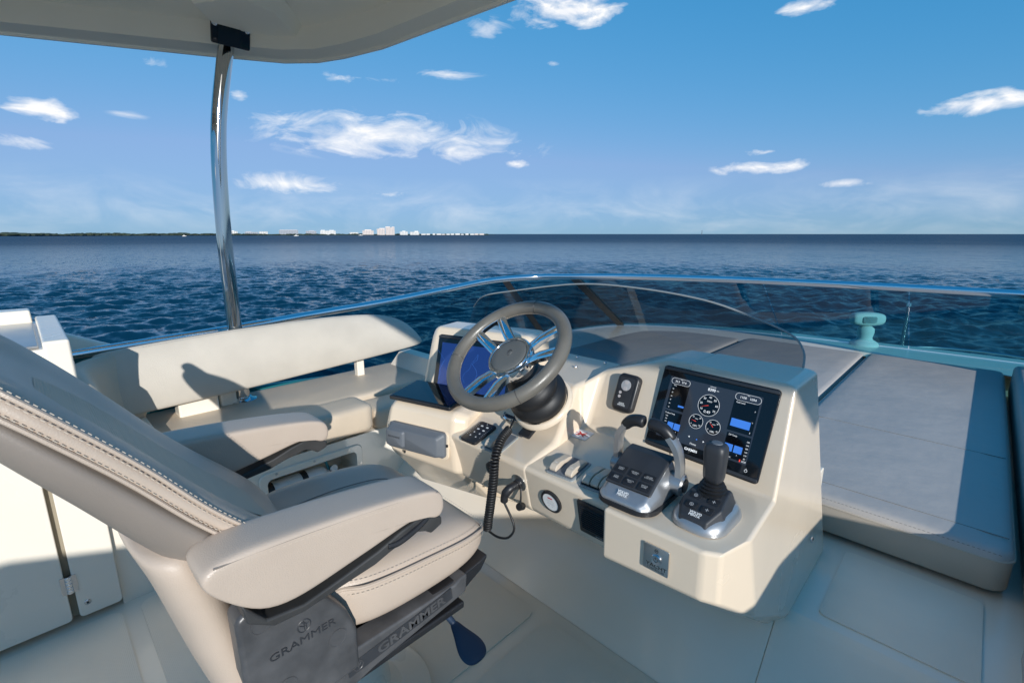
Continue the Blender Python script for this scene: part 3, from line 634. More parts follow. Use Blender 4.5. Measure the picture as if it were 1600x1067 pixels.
# ================================================================== sun pads ahead of the console
def pad(name, x0, x1, y0, y1, z0, z1, label, mat='vinyl_grey'):
    t = thing(name, label, 'cushion', ((x0 + x1) / 2, (y0 + y1) / 2, z0), 'grey sun pads on the foredeck of the flybridge')
    er = .03; r = .05; L = []
    for z, ins in ((z0, .012), (z0 + .01, 0), (z1 - er, 0), (z1 - er * .45, er * .13), (z1 - er * .12, er * .45), (z1, er * 1.1), (z1 + .004, er * 3)):
        L.append([(x, y, z) for x, y in rrect(x1 - x0 - 2 * ins, y1 - y0 - 2 * ins, max(r - ins, .006), 5, (x0 + x1) / 2, (y0 + y1) / 2)])
    k = 2
    o = obj('top', loft(L[k:]), mat, t, sharp=80)
    obj('side', loft(L[:k + 1], caps=False), 'vinyl_grey_side', t, sharp=80)
    pr = obj('piping', tube([(x, y, z1 - er) for x, y in rrect(x1 - x0, y1 - y0, r, 5, (x0 + x1) / 2, (y0 + y1) / 2)], .004, 6, closed=True), 'vinyl_grey_side', t)
    obj('stitching', stitches([(x0 + .03, y0 + .0065, z1 - .0105), (x1 - .03, y0 + .0065, z1 - .0105)], .006, .005, .0009), 'thread_dark', o, kind='stuff')
    return t, o
t, o = pad('sun_pad', -.545, .18, 1.80, 4.40, .27, .40, 'large grey sun pad nearest the right edge, beside the console')
obj('seam', tube([(-.53, 1.90, .4035), (-.1, 1.90, .4045), (.165, 1.90, .4035)], .0016, 5), 'thread_dark', o); obj('seam', tube([(-.53, 2.62, .4040), (-.1, 2.62, .4045), (.165, 2.62, .4035)], .0016, 5), 'thread_dark', o)
pad('sun_pad', -1.405, -.56, 1.80, 4.38, .27, .395, 'grey sun pad beyond the console, second from the right')
pad('sun_pad', -2.26, -1.42, 1.80, 4.26, .27, .395, 'grey sun pad seen through the wind deflector, left of the middle seam')
pad('sun_pad', -2.62, -2.275, 2.5, 3.75, .27, .395, 'narrow grey sun pad in the port corner of the windscreen')
obj('sun_pad_base', box(-2.66, -.275, 1.72, 4.62, -.02, .268), 'gelcoat_white')['kind'] = 'structure'
# upholstered starboard lounge at the right edge of the picture
sb = thing('starboard_lounge', 'grey upholstered lounge side at the right edge of the picture', 'lounge', (.5, 1.6, .25))
obj('side_cushion', soft_box(.205, .32, .6, 1.62, .0, .455, .04, er=.03), 'vinyl_grey', sb, sharp=70)
obj('front_cushion', soft_box(.21, .32, 1.63, 4.3, .26, .47, .04, er=.03), 'vinyl_grey', sb, sharp=70)

obj('backrest', loft([[(x, y, z) for x, z in ((1.02, .25), (1.0, .5), (1.05, zt - .05), (1.10, zt), (1.18, zt), (1.22, zt - .05), (1.24, .25))] for y, zt in ((-2.3, 1.28), (-2.2, 1.36), (-1.6, 1.38), (-1.0, 1.18), (-.65, 1.03), (.04, .97), (.55, .95), (1.0, .88), (1.3, .76), (1.6, .66), (2.3, .60), (2.36, .56))]), 'vinyl_grey', sb, bevel=.02)  # unseen backrest added to block sun; its height profile shapes the shade
obj('seat', soft_box(.33, 1.0, .4, 2.4, .26, .46, .05, er=.03), 'vinyl_grey', sb, sharp=70)

# ================================================================== helm console
hc = thing('helm_console', 'beige moulded helm console with stepped dash and sloping right side', 'console', (-.9, 1.2, .2))
def station(x, A, B, Cc, D, E_, zt=None, xt=None):
    """closed profile in the YZ plane; xt lets the upper points lean sideways"""
    xt = x if xt is None else xt
    return [(x, *A), (x, *B), (x, *Cc), (xt, *D), (xt, *E_), (x, E_[0] + .04, .22), (x, 1.30, .22)]
cs = [station(-1.33, (.945, .470), (.905, .632), (1.04, .668), (1.185, .805), (1.455, .822)),
      station(-.835, (.935, .487), (.905, .632), (1.04, .668), (1.165, .808), (1.455, .822), xt=-.862)]
obj('centre_body', loft(cs), 'gelcoat_beige', hc, bevel=.016, seg=4)
rs_ = [station(-.90, (.945, .495), (.915, .625), (1.03, .655), (1.16, .78), (1.44, .80)), station(-.83, (.937, .487), (.906, .6315), (1.185, .676), (1.272, .845), (1.452, .84)),
       station(-.625, (.937, .487), (.906, .6315), (1.185, .676), (1.287, .915), (1.452, .915)),
       station(-.54, (.937, .487), (.906, .6315), (1.185, .676), (1.282, .916), (1.452, .916))]
obj('recess_body', loft(rs_), 'gelcoat_beige', hc, bevel=.014, seg=4)
bl = [[(-.552, .866, .522), (-.552, .862, .652), (-.552, 1.172, .662), (-.552, 1.278, .9175), (-.552, 1.4525, .9175), (-.552, 1.50, .21), (-.552, 1.30, .21)],
      [(-.318, .866, .540), (-.318, .862, .655), (-.318, 1.156, .662), (-.318, 1.257, .9175), (-.318, 1.4525, .9175), (-.318, 1.50, .21), (-.318, 1.30, .21)],
      [(-.284, .885, .535), (-.286, .880, .655), (-.290, 1.155, .662), (-.300, 1.255, .9175), (-.300, 1.4525, .9175), (-.29, 1.70, .21), (-.29, 1.305, .21)],
      [(-.247, 1.02, .440), (-.262, .972, .656), (-.270, 1.152, .662), (-.281, 1.253, .910), (-.281, 1.4525, .910), (-.244, 1.72, .252), (-.244, 1.322, .254)]]
obj('right_block', loft(bl), 'gelcoat_beige', hc, bevel=.014, seg=4, angle=14)
sc_ = obj('screw', lathe([(.0, 0), (.009, 0), (.009, .003), (.005, .005), (0, .005)], frame((-.247, 1.50, .40), (0, 1, 0), (1, 0, .05)), 14), 'steel', hc)
# steering pod: a shallow cone that carries the boot
WC = Vector((-.914, .91, .95)); WX = Vector((1, 0, 0)); WV = Vector((0, math.cos(R(40)), math.sin(R(40)))); WN = Vector((0, -math.sin(R(40)), math.cos(R(40))))
WM = frame(WC, WX, WN)
# left pod, turned towards the helmsman
a17 = R(16); p0 = Vector((-1.178, .902, 0)); U_ = Vector((-math.cos(a17), -math.sin(a17), 0)); T_ = Vector((-math.sin(a17), math.cos(a17), 0))
def lp(s, t, z): return p0 + U_ * s + T_ * t + Vector((0, 0, z))
def lprof(s, pts): return [lp(s + ds, t, z) for ds, t, z in pts]
pod = [lprof(-.045, [(0, .035, .49), (0, .02, .60), (0, .045, .668), (0, .06, .680), (0, .36, .695), (0, .36, .3), (0, .2, .3)]),
       lprof(-.01, [(0, .015, .487), (0, .0, .60), (0, .012, .680), (0, .03, .698), (0, .36, .715), (0, .36, .3), (0, .2, .3)]),
       lprof(.265, [(.0, .015, .510), (0, .0, .60), (-.01, .012, .680), (-.02, .03, .698), (-.02, .36, .715), (0, .36, .3), (0, .2, .3)]),
       lprof(.290, [(.0, .035, .520), (0, .02, .60), (-.012, .03, .66), (-.022, .05, .69), (-.022, .36, .705), (0, .36, .3), (0, .2, .3)])]
obj('left_pod', loft(pod), 'gelcoat_beige', hc, bevel=.012, seg=4, angle=15)
hood = [lprof(-.19, [(0, .175, .66), (0, .235, .895), (0, .25, .918), (0, .37, .918), (0, .46, .3), (0, .22, .3)]),
        lprof(-.16, [(0, .165, .66), (0, .228, .905), (0, .245, .930), (0, .37, .930), (0, .46, .3), (0, .22, .3)]),
        lprof(.215, [(.02, .165, .66), (0, .228, .905), (0, .245, .930), (0, .37, .930), (0.02, .46, .3), (.02, .22, .3)]),
        lprof(.235, [(.022, .175, .66), (0, .235, .890), (0, .25, .915), (0, .37, .915), (0.022, .46, .3), (.022, .22, .3)])]
obj('display_hood', loft(hood), 'gelcoat_beige', hc, bevel=.010, seg=4, angle=15)
obj('fixing_studs', join(*[lathe([(.0, 0), (.006, 0), (.005, .004), (0, .006)], Matrix.Translation((x, y, z)), 10) for x, y, z in ((-1.04, 1.405, .8225), (-.92, 1.41, .8225), (-.975, 1.31, .817))]), 'steel', hc)

# ---- chart plotters
def face_frame(c, xdir, n): return frame(c, xdir, n)
FR = frame((-.4695, 1.2205, .790), (.312, -.0255, .001), (-.079, -.929, .360))
def plotter_shell(t, M, w=.316, h=.236):
    obj('housing', slab(w, h, .010, .010, M @ Matrix.Translation((0, 0, -.004)), soft=.002), 'bezel', t)
    g = obj('glass', slab(w - .006, h - .028, .002, .004, M @ Matrix.Translation((0, 0, .0061))), 'screen_glass', t)
    for sy in (-1, 1): obj('grip_strip', slab(w - .004, .009, .0035, .004, M @ Matrix.Translation((0, sy * (h / 2 - .008), .006)), soft=.001), 'plastic_satin', t)
    return g
cp = thing('chart_plotter', 'black engine data display set into the right side of the console', 'display', FR, 'multifunction displays on the console')
g = plotter_shell(cp, FR)
def at(M, x, y, z=.0083): return M @ Matrix.Translation((x, y, z))
def ui_rect(x, y, w, h, mat, name='tile', z=.0083, r=.001): return obj(name, slab(w, h, .0003, r, at(FR, x, y, z), 3), mat, g)
def ring(x, y, r, th=.0007): return annulus([(r - th, 0), (r, 0), (r, .0004), (r - th, .0004)], at(FR, x, y, .0088), 36)
ui_rect(-.003, .004, .252, .172, 'ui_panel', 'screen_page', .0082)
for (x, y, w, h) in ((-.094, .035, .052, .072), (-.094, -.038, .052, .062), (.088, .030, .062, .080), (.090, -.046, .060, .062)): ui_rect(x, y, w, h, 'ui_black', 'tile', .0086)
ui_rect(.086, .012, .048, .020, 'ui_blue', 'bar', .009); ui_rect(.072, -.052, .0205, .018, 'ui_blue', 'bar', .009); ui_rect(.096, -.052, .0205, .018, 'ui_blue', 'bar', .009)
ui_rect(-.094, -.045, .0175, .018, 'ui_blue', 'bar', .009); ui_rect(-.074, -.045, .0175, .018, 'ui_blue', 'bar', .009); ui_rect(-.078, .012, .017, .005, 'ui_blue', 'bar', .009)
def gauge(x, y, r, val, ticks, ang):
    d = obj('gauge', lathe([(0, 0), (r, 0), (r, .0003), (0, .0003)], at(FR, x, y, .0085), 36), 'ui_black', g)
    gg = [ring(x, y, r)]
    gg.append(text('', val, r * .36, at(FR, x, y - r * .62, .0090), None, None, raw=True, depth=.0001))
    gg.append(text('', 'SPEED' if r > .02 else 'TACH', r * .18, at(FR, x, y + r * .36, .0090), None, None, raw=True, depth=.0001))
    for i, tk in enumerate(ticks):
        a = R(215 - i * 250 / max(1, len(ticks) - 1)); gg.append(text('', tk, r * .26, at(FR, x + math.cos(a) * r * .74, y + math.sin(a) * r * .74, .0090), None, None, raw=True, depth=.0001))
    obj('gauge_marks', join(*gg), 'ui_text', g, smooth=False)
    v = Vector((math.cos(R(ang)), math.sin(R(ang)))); nn = Vector((-v.y, v.x)) * .0008
    P = [(x + nn.x, y + nn.y), (x + v.x * r * .75, y + v.y * r * .75), (x - nn.x, y - nn.y)]
    obj('needle', loft([[at(FR, 0, 0, z) @ Vector((*p, 0)) for p in P] for z in (.0092, .0094)]), 'ui_red', g, smooth=False)
gauge(-.004, .036, .029, '0.49', ('70', '60', '50', '40', '30', '20', '10')[::-1], 200)
gauge(-.026, -.014, .0195, '1071', ('0', '10', '20', '30'), 170); gauge(.022, -.016, .0195, '1081', ('0', '10', '20', '30'), 140)
tx = []
def T2(s, x, y, size, al='CENTER', bold=0): tx.append(text('', s, size, at(FR, x, y, .0091), None, None, raw=True, depth=.0001, align=al, bold=bold))
T2('25.2   27.0', -.096, .078, .0078); T2('Trim', -.094, .0845, .0035); T2('Odometer', -.004, .086, .0038); T2('8390', -.006, .0775, .0105, bold=.0002); T2('nm', .0105, .0785, .005)
T2('1100   1094', .089, .078, .0085); T2('rpm', .089, .0855, .0035); T2('Fuel Level', .063, .064, .0055, 'LEFT'); T2('Oil Temp', .065, -.020, .0055, 'LEFT'); T2('Trim', -.114, .066, .0045, 'LEFT'); T2('Coolant Temp', -.118, -.013, .0050, 'LEFT')
for i in range(6): T2(str(60 - i * 10), -.113, .056 - i * .0105, .004); T2(str(250 - i * 40), -.111, -.0215 - i * .008, .0042); T2(str(280 - i * 40), .1155, -.0265 - i * .0085, .0046)
T2('F', .113, .050, .005); T2('½', .113, .022, .004); T2('E', .113, -.004, .005); T2('1', .072, -.066, .004); T2('2', .096, -.066, .004); T2('1', -.094, -.059, .004); T2('2', -.074, -.059, .004)
T2('Home', -.018, -.0745, .007); T2('Engine', -.098, -.0745, .005); T2('Info', -.062, -.0745, .005); T2('Menu', .040, -.0745, .005); T2('Mark', .078, -.0745, .005); T2('SOS', .116, -.076, .006)
T2('GARMIN', -.020, -.0915, .0095, bold=.00025)
for (x, y, w, h) in ((-.096, .0785, .056, .017), (.089, .0785, .064, .019)):
    P = rrect(w, h, h / 2 - .0002, 6, x, y); Q_ = rrect(w - .0012, h - .0012, h / 2 - .0008, 6, x, y)
    tx.append(loft([[at(FR, 0, 0, .0088) @ Vector((*p, 0)) for p in P], [at(FR, 0, 0, .0092) @ Vector((*p, 0)) for p in P], [at(FR, 0, 0, .0092) @ Vector((*p, 0)) for p in Q_], [at(FR, 0, 0, .0088) @ Vector((*p, 0)) for p in Q_]], ring=True))
tx.append(loft([[at(FR, 0, 0, z) @ Vector((*p, 0)) for p in ((-.036, -.058), (-.032, -.0555), (-.032, -.0605))] for z in (.0088, .0091)])); tx.append(loft([[at(FR, 0, 0, z) @ Vector((*p, 0)) for p in ((.010, -.060), (.006, -.0575), (.006, -.0625))] for z in (.0088, .0091)]))
tx.append(ring(.126, -.0945, .0036)); tx.append(slab(.0008, .004, .0003, .0003, at(FR, .126, -.0905, .0088), 1))
obj('lettering', join(*tx), 'ui_text', g, smooth=False, kind='stuff')
for k, x in enumerate((-.024, -.018, -.0115)): ui_rect(x, -.0595, .0035 if k == 2 else .0028, .0035 if k == 2 else .0028, 'ui_blue' if k == 2 else 'navy', 'page_dot', .0088, .0013)
obj('alarm_mark', slab(.003, .006, .0003, .001, at(FR, .1065, -.0755, .0088), 2), 'ui_red', g)

fl_n = (Vector((math.sin(a17), -math.cos(a17), 0)) * .966 + Vector((0, 0, .259)))
FL = frame(lp(.030, .1995, .793), -U_, fl_n)
cl = thing('chart_plotter', 'blue chart display behind the steering wheel', 'display', FL, 'multifunction displays on the console')
g = plotter_shell(cl, FL, .325, .232)
obj('chart_page', slab(.285, .165, .0003, .001, at(FL, 0, .004), 2), 'ui_chart', g)
def FLt(s, x, y, size, bold=0): return text('', s, size, at(FL, x, y, .0091), None, None, raw=True, depth=.0001, bold=bold)
cg = [FLt('GARMIN', 0, -.0915, .0095, .0002), FLt('Home', .02, -.073, .006), FLt('Menu', -.05, -.073, .006)]
rq = random.Random(3)
for k in range(5):
    pts = [Vector((-.13 + k * .05 + rq.uniform(-.02, .02), -.05, 0))]
    for j in range(6): pts.append(pts[-1] + Vector((rq.uniform(-.02, .025), .018, 0)))
    cg.append(tube([at(FL, 0, 0, .0088) @ p for p in pts], .0003, 4))
obj('chart_lines', join(*cg), 'ui_blue', g, smooth=False, kind='stuff')

# ---- flat tablet display on the left pod
MT = frame(lp(.135, .095, .7115), -U_, Vector((0, 0, 1)) + T_ * -.10)
tb = thing('tablet_display', 'flat black tablet display lying on the left of the console', 'display', MT)
obj('case', slab(.262, .158, .012, .006, MT, soft=.002), 'plastic_black', tb); obj('glass', slab(.246, .142, .002, .004, MT @ Matrix.Translation((0, 0, .0118))), 'screen_glass', tb)

# ---- radio cover box
MV = frame(lp(.125, -.001, .590), -U_, Vector((math.sin(a17), -math.cos(a17), .05)))
rv = thing('radio_cover', 'grey plastic cover box over the radio on the console front', 'cover', MV)
Lc = []
for z, w, h, r in ((0, .235, .088, .012), (.012, .235, .088, .012), (.014, .228, .082, .012), (.036, .215, .070, .012), (.040, .205, .062, .010)): Lc.append([MV @ Vector((x, y, z)) for x, y in rrect(w, h, r, 4)])
cvo = obj('cover', loft(Lc), 'plastic_grey', rv, sharp=50)
obj('raised_block', loft([[MV @ Vector((x, y, z)) for x, y in rrect(w, h, .008, 4, -.067, .002)] for z, w, h in ((.03, .085, .064), (.046, .074, .056), (.049, .066, .050))]), 'plastic_grey', rv, sharp=50)
text('lettering', 'RAYMARINE', .0095, MV @ Matrix.Translation((-.067, .008, .049)), 'plastic_satin', cvo, .0006)
obj('flange', slab(.25, .10, .006, .02, MV @ Matrix.Translation((0.0, -.006, -.004)), soft=.002), 'gelcoat_beige', rv)
obj('drain_stud', join(*[cyl(MV @ Vector((x, y, .004)), MV @ Vector((x, y - .008, .004)), .004, n=8) for x, y in ((-.06, -.056), (.121, .004))]), 'plastic_black', rv)

# ---- steering boot and wheel
bt = thing('steering_boot', 'glossy black rubber steering boot under the wheel', 'boot', frame(WC - WN * .22, WX, WN))
def wl(prof, n=36, off=0): return lathe(prof, WM @ Matrix.Translation((0, 0, off)), n)
obj('boot', wl([(.0, -.235), (.080, -.235), (.090, -.215), (.091, -.198), (.080, -.184), (.074, -.178), (.078, -.170), (.078, -.154), (.068, -.140), (.058, -.134), (.060, -.124), (.058, -.110), (.050, -.098), (.044, -.09), (.042, -.06), (.0, -.06)]), 'rubber', bt, sharp=80)
obj('collar', annulus([(.080, -.240), (.098, -.246), (.098, -.240), (.094, -.232), (.088, -.230)], WM, 36), 'gelcoat_beige', bt, sharp=60)
lM = frame((-.915, 1.005, .690), (1, 0, 0), (0, -.5, .86))
obj('tilt_lever', slab(.044, .055, .008, .005, lM, soft=.002), 'plastic_black', bt)
sw = thing('steering_wheel', 'grey leather steering wheel with chrome spokes and round hub', 'steering wheel', WM)
def wp(r, a, h=0): return WC + WX * (r * math.cos(R(a))) + WV * (r * math.sin(R(a))) + WN * h
RR, rr_ = .1725, .0195
rim = obj('rim', tube([wp(RR, k * 4) for k in range(90)], rr_, 20, closed=True, sx=1.0, sy=1.0), 'wheel_leather', sw, sharp=80)
obj('seam', join(*[tube([wp(RR, a, 0) + (wp(1, a) - WC) * (math.cos(q) * (rr_ + .0003)) + WN * (math.sin(q) * (rr_ + .0003)) for q in [k * math.pi / 8 for k in range(16)]], .0007, 4, closed=True) for a in (92, 200, 318)]), 'plastic_black', rim)
obj('stitching', stitches([wp(RR - rr_ * .93, k * 2, -.006) for k in range(181)], .004, .003, .0008), 'thread', rim, kind='stuff')
hubz = -.012
hub = obj('hub', wl([(.0, hubz - .075), (.040, hubz - .075), (.055, hubz - .06), (.066, hubz - .03), (.069, hubz - .012), (.067, hubz - .002), (.063, hubz + .003), (.0585, hubz + .003), (.056, hubz), (.056, hubz - .004), (0, hubz - .004)], 48), 'chrome', sw, sharp=50)
pad_ = obj('hub_pad', wl([(.0, hubz + .004), (.035, hubz + .0037), (.050, hubz + .0025), (.0555, hubz - .001), (.0555, hubz - .004)], 40), 'hub_leather', sw, sharp=80)
hubM = WM @ Matrix.Translation((0, .006, hubz + .0042))
em = [tube([hubM @ Vector((x, y, 0)) for x, y in ((-.006, -.004), (.0, .012), (.007, .006), (.004, -.006), (-.002, -.008))], .0009, 5), tube([hubM @ Vector((x, y, 0)) for x, y in ((-.009, .002), (-.004, .012))], .0009, 5)]
obj('emblem', join(*em), 'plastic_satin', pad_)
for a0 in (30, 150, 270):
    gs = []
    lo, hi = wp(.062, a0 - 24, hubz - .016), wp(.062, a0 + 24, hubz - .016)
    e0, e1 = a0 - 15, a0 + 15
    def bar(path, wd, ht):
        L = []
        for p, t, N, B in frames(path):
            n2 = WN; b2 = t.cross(n2).normalized()
            L.append([p + b2 * (sx * wd) + n2 * (sy * ht) for sx, sy in ((-1, -1), (1, -1), (1, .6), (.6, 1), (-.6, 1), (-1, .6))])
        return loft(L)
    gs.append(bar([lo, wp(.10, a0 - 18.5, -.013), wp(.162, e0, -.003)], .014, .009)); gs.append(bar([hi, wp(.10, a0 + 18.5, -.013), wp(.162, e1, -.003)], .014, .009))
    gs.append(bar([wp(.159, e0 + k * (e1 - e0) / 8, -.002) for k in range(9)], 0.0065, .0075))
    obj('spoke', join(*gs), 'chrome', sw, sharp=35)

# ---- throttle control
tM = Matrix.Translation((-.520, .972, .657)) @ Matrix.Rotation(R(2), 4, 'Z')
th = thing('throttle_control', 'black and silver twin lever engine throttle on the console shelf', 'throttle', tM)
def tv(x, y, z): return tM @ Vector((x, y, z))
def tsec(y, w, z, inset, zt): return [tv(-w, y, 0), tv(w, y, 0), tv(w, y, z), tv(w - inset, y, zt), tv(-w + inset, y, zt), tv(-w, y, z)]
obj('foot', loft([[tM @ Vector((x, y, z)) for x, y in rrect(.150, .196, .045, 6)] for z in (0, .011)]), 'plastic_black', th, sharp=40)
base = [tsec(-.094, .050, .010, .012, .018), tsec(-.078, .066, .016, .014, .030), tsec(-.03, .071, .028, .016, .058), tsec(.02, .071, .036, .016, .080), tsec(.06, .069, .036, .02, .084), tsec(.09, .055, .025, .02, .055)]
obj('base', loft(base), 'plastic_silver', th, bevel=.006, angle=12)
face = [(-.070, .0285), (-.03, .0525), (.0, .070), (.022, .0845)]
top = [[tv(-.060, y, z + .001), tv(.060, y, z + .001), tv(.056, y, z + .007), tv(-.056, y, z + .007)] for y, z in [(-.066, .036), (-.03, .0575), (.01, .077), (.03, .086), (.055, .088), (.082, .066)]]
fc = obj('face_plate', loft(top), 'plastic_satin', th, bevel=.003, angle=14)
def tface(x, s):    # point on the sloping button face
    y0, z0, y1, z1 = -.066, .0435, .01, .0845; return tv(x, y0 + (y1 - y0) * s, z0 + (z1 - z0) * s)
fn = (tM.to_3x3() @ Vector((0, -.0410, .076))).normalized()
WORDS = (('LOW\nSPEED', 'SINGLE\nLEVER', 'TROLL'), ('ONE\nLEVER', 'DRIVE\nSELECT', 'CRUISE\nCTRL'))
WORDS = (('LOW\nSPEED', "CRAFT'S\nOUT", 'SINGLE\nLEVER'), ('START\nASSIST', 'DRIVING\nMODE', 'CRUISE\nCONTROL'))
for r_i, s in enumerate((.16, .46)):
    for c_i, x in enumerate((-.036, 0, .036)):
        M = frame(tface(x, s), tM.to_3x3() @ Vector((1, 0, 0)), fn)
        b_ = obj('button', slab(.030, .021, .0022, .003, M, 3, soft=.0006), 'plastic_black', th)
        text('lettering', WORDS[r_i][c_i], .0048, M @ Matrix.Translation((0, .0012, .0023)), 'print_grey', b_, .0001)
M = frame(tv(0, -.086, .0305), tM.to_3x3() @ Vector((1, 0, 0)), tM.to_3x3() @ Vector((0, -.6, .8)))
text('lettering', 'VOLVO\nPENTA', .0082, frame(tv(-.002, -.0825, .0325), tM.to_3x3() @ Vector((1, 0, 0)), tM.to_3x3() @ Vector((0, -.62, .78))), 'print_white', th, .0003, bold=.0003)
for sx in (-1, 1):
    pv = obj('pivot', join(cyl(tv(sx * .060, .035, .040), tv(sx * .090, .035, .040), .027, .026, 28), cyl(tv(sx * .090, .035, .040), tv(sx * .094, .035, .040), .023, .019, 28)), 'plastic_silver', th, sharp=40)
    obj('cap', cyl(tv(sx * .0941, .035, .040), tv(sx * .0965, .035, .040), .0165, .0155, 24), 'plastic_black', pv)
    arm = spline([tv(sx * .080, .035, .045), tv(sx * .081, .03, .09), tv(sx * .074, .024, .128), tv(sx * .056, .02, .156)], 5)
    L = []
    for p, t, N, B in frames(arm):
        ux = tM.to_3x3() @ Vector((0, 1, 0)); vx = t.cross(ux).normalized()
        L.append([p + vx * a_ + ux * b_ for a_, b_ in ((-.0065, -.014), (.0065, -.014), (.0085, 0), (.0065, .014), (-.0065, .014), (-.0085, 0))])
    lv = obj('lever', loft(L), 'plastic_silver', th, sharp=30)
    grip = spline([tv(sx * .062, .021, .150), tv(sx * .045, .018, .168), tv(sx * .025, .016, .176), tv(sx * .006, .016, .176)], 5)
    obj('grip', tube(grip, [.0105, .0125, .0135, .014, .0145, .0148, .015, .015, .015, .0152, .0152, .0154, .0154, .0154, .0145, .010], 14), 'plastic_black', lv, sharp=60)

# ---- joystick
jM = Matrix.Translation((-.362, .985, .658)) @ Matrix.Rotation(R(-2), 4, 'Z')
js = thing('docking_joystick', 'black docking joystick on a silver base beside the throttle', 'joystick', jM)
def jl(w, h, r, z, oy=0): return [jM @ Vector((x, y + oy, z)) for x, y in rrect(w, h, r, 6)]
obj('base', loft([jl(.118, .160, .045, 0), jl(.118, .160, .045, .007), jl(.112, .150, .043, .018, .002), jl(.098, .126, .038, .030, .008), jl(.07, .09, .03, .036, .014)]), 'plastic_silver', js, sharp=60)
obj('face_plate', loft([[jM @ Vector(p) for p in l] for l in ([(-.030, -.074, .012), (.030, -.074, .012), (.030, -.069, .0275), (-.030, -.069, .0275)], [(-.052, -.032, .02), (.052, -.032, .02), (.044, -.032, .0470), (-.044, -.032, .0470)], [(-.052, .012, .02), (.052, .012, .02), (.038, .012, .060), (-.038, .012, .060)], [(-.046, .05, .02), (.046, .05, .02), (.032, .045, .058), (-.032, .045, .058)], [(-.03, .074, .012), (.03, .074, .012), (.024, .070, .036), (-.024, .070, .036)])]), 'plastic_satin', js, bevel=.004, angle=12)
jn = (jM.to_3x3() @ Vector((0, -.42, .907))).normalized()
for (x, y, z) in ((-.019, -.019, .0508), (.021, -.019, .0508), (-.016, -.044, .0412), (.018, -.044, .0412)):
    M = frame(jM @ Vector((x, y, z)), jM.to_3x3() @ Vector((1, 0, 0)), jn)
    b_ = obj('button', slab(.025, .017, .0022, .003, M, 3, soft=.0006), 'plastic_black', js)
    ic = {True: [slab(.008, .0012, .0002, .0003, M @ Matrix.Translation((0, 0, .0023)), 1), slab(.0012, .008, .0002, .0003, M @ Matrix.Translation((0, 0, .0023)), 1)], False: [annulus([(.0032, 0), (.0042, 0), (.0042, .0002), (.0032, .0002)], M @ Matrix.Translation((0, 0, .0023)), 16), slab(.0025, .0025, .0002, .001, M @ Matrix.Translation((0, 0, .0023)), 2)]}[x > 0]
    obj('icon', join(*ic), 'print_grey', b_, smooth=False)
text('lettering', 'VOLVO\nPENTA', .0080, frame(jM @ Vector((0, -.0610, .0325)), jM.to_3x3() @ Vector((1, 0, 0)), jn), 'print_white', js, .0003, bold=.0003)
obj('bellows', lathe([(.034, .050), (.034, .056), (.027, .059), (.031, .063), (.025, .066), (.028, .070), (.022, .073), (.024, .077), (.019, .080)], jM @ Matrix.Translation((0, .018, 0)), 28), 'rubber', js, sharp=60)
sk = obj('stick', loft([[jM @ Vector((x * s_, y * s_ + .018, z)) for x, y in rrect(.044, .040, .012, 5)] for z, s_ in ((.078, .62), (.085, .88), (.095, .95), (.150, 1.06), (.162, 1.02), (.168, .85), (.170, .6))]), 'plastic_satin', js, sharp=60)
obj('cap', lathe([(0, 0), (.012, 0), (.011, .0015), (0, .002)], jM @ Matrix.Translation((0, .018, .170)), 20), 'plastic_grey', sk)

# ---- anchor remote clipped to the face left of the screen
rM = frame((-.7215, 1.2395, .797), (.312, -.0255, .001), (-.079, -.929, .360))
rm = thing('handheld_remote', 'black handheld remote with grey buttons left of the engine display', 'remote', rM)
rb_ = obj('body', loft([[rM @ Vector((x, y, z)) for x, y in rrect(w, h, .016, 5)] for z, w, h in ((-.006, .070, .112), (.014, .074, .116), (.020, .070, .112), (.022, .062, .104))]), 'plastic_black', rm, sharp=50)
obj('keypad', slab(.052, .092, .001, .006, rM @ Matrix.Translation((0, 0, .0221)), 3), 'plastic_satin', rm)
obj('wheel_button', lathe([(0, 0), (.0165, 0), (.0165, .0015), (0, .002)], rM @ Matrix.Translation((0, .022, .023)), 26), 'print_grey', rm)
for (x, y, w, h) in ((0, .0305, .013, .010), (0, .0125, .013, .010), (-.013, -.002, .009, .009), (-.013, -.014, .009, .009)):
    obj('button', slab(w, h, .0012, .0042, rM @ Matrix.Translation((x, y, .0245)), 4), 'button_grey', rm)
text('lettering', 'QUICK\nANCHOR', .0062, rM @ Matrix.Translation((0, -.036, .0231)), 'print_white', rm, .0001, bold=.0002)
# ---- shelf items. The shelf slopes from (y .905, z .632) to (y 1.04, z .668)
shn = Vector((0, -.036, .135)).normalized()
def shelf(x, y): return Vector((x, y, .632 + (y - .905) * .2667))
def shelf2(x, y): return Vector((x, y, .6315 + (y - .906) * .1595))
sh2n = Vector((0, -.0445, .279)).normalized()
kM = frame(shelf(-1.085, .952), (1, 0.04, 0), shn)
kp = thing('light_keypad', 'small black keypad with white symbols on the sloping shelf', 'keypad', kM)
obj('plate', slab(.070, .104, .008, .010, kM, 4, soft=.002), 'plastic_black', kp)
gs = [text('', 'JL', .006, kM @ Matrix.Translation((0, .044, .0082)), None, None, raw=True, depth=.0001)]
for i in range(4):
    for j in (-1, 1):
        gs.append(slab(.010 if i < 2 else .005, .006 if i < 2 else .005, .0002, .002, kM @ Matrix.Translation((j * .012, .030 - i * .018, .0082)), 2))
for i in range(9): gs.append(slab(.002, .0014, .0002, .0004, kM @ Matrix.Translation((.028, .034 - i * .007, .0082)), 1)); gs.append(slab(.002, .0014, .0002, .0004, kM @ Matrix.Translation((-.028, .034 - i * .007, .0082)), 1))
obj('symbols', join(*gs), 'print_white', kp, smooth=False)
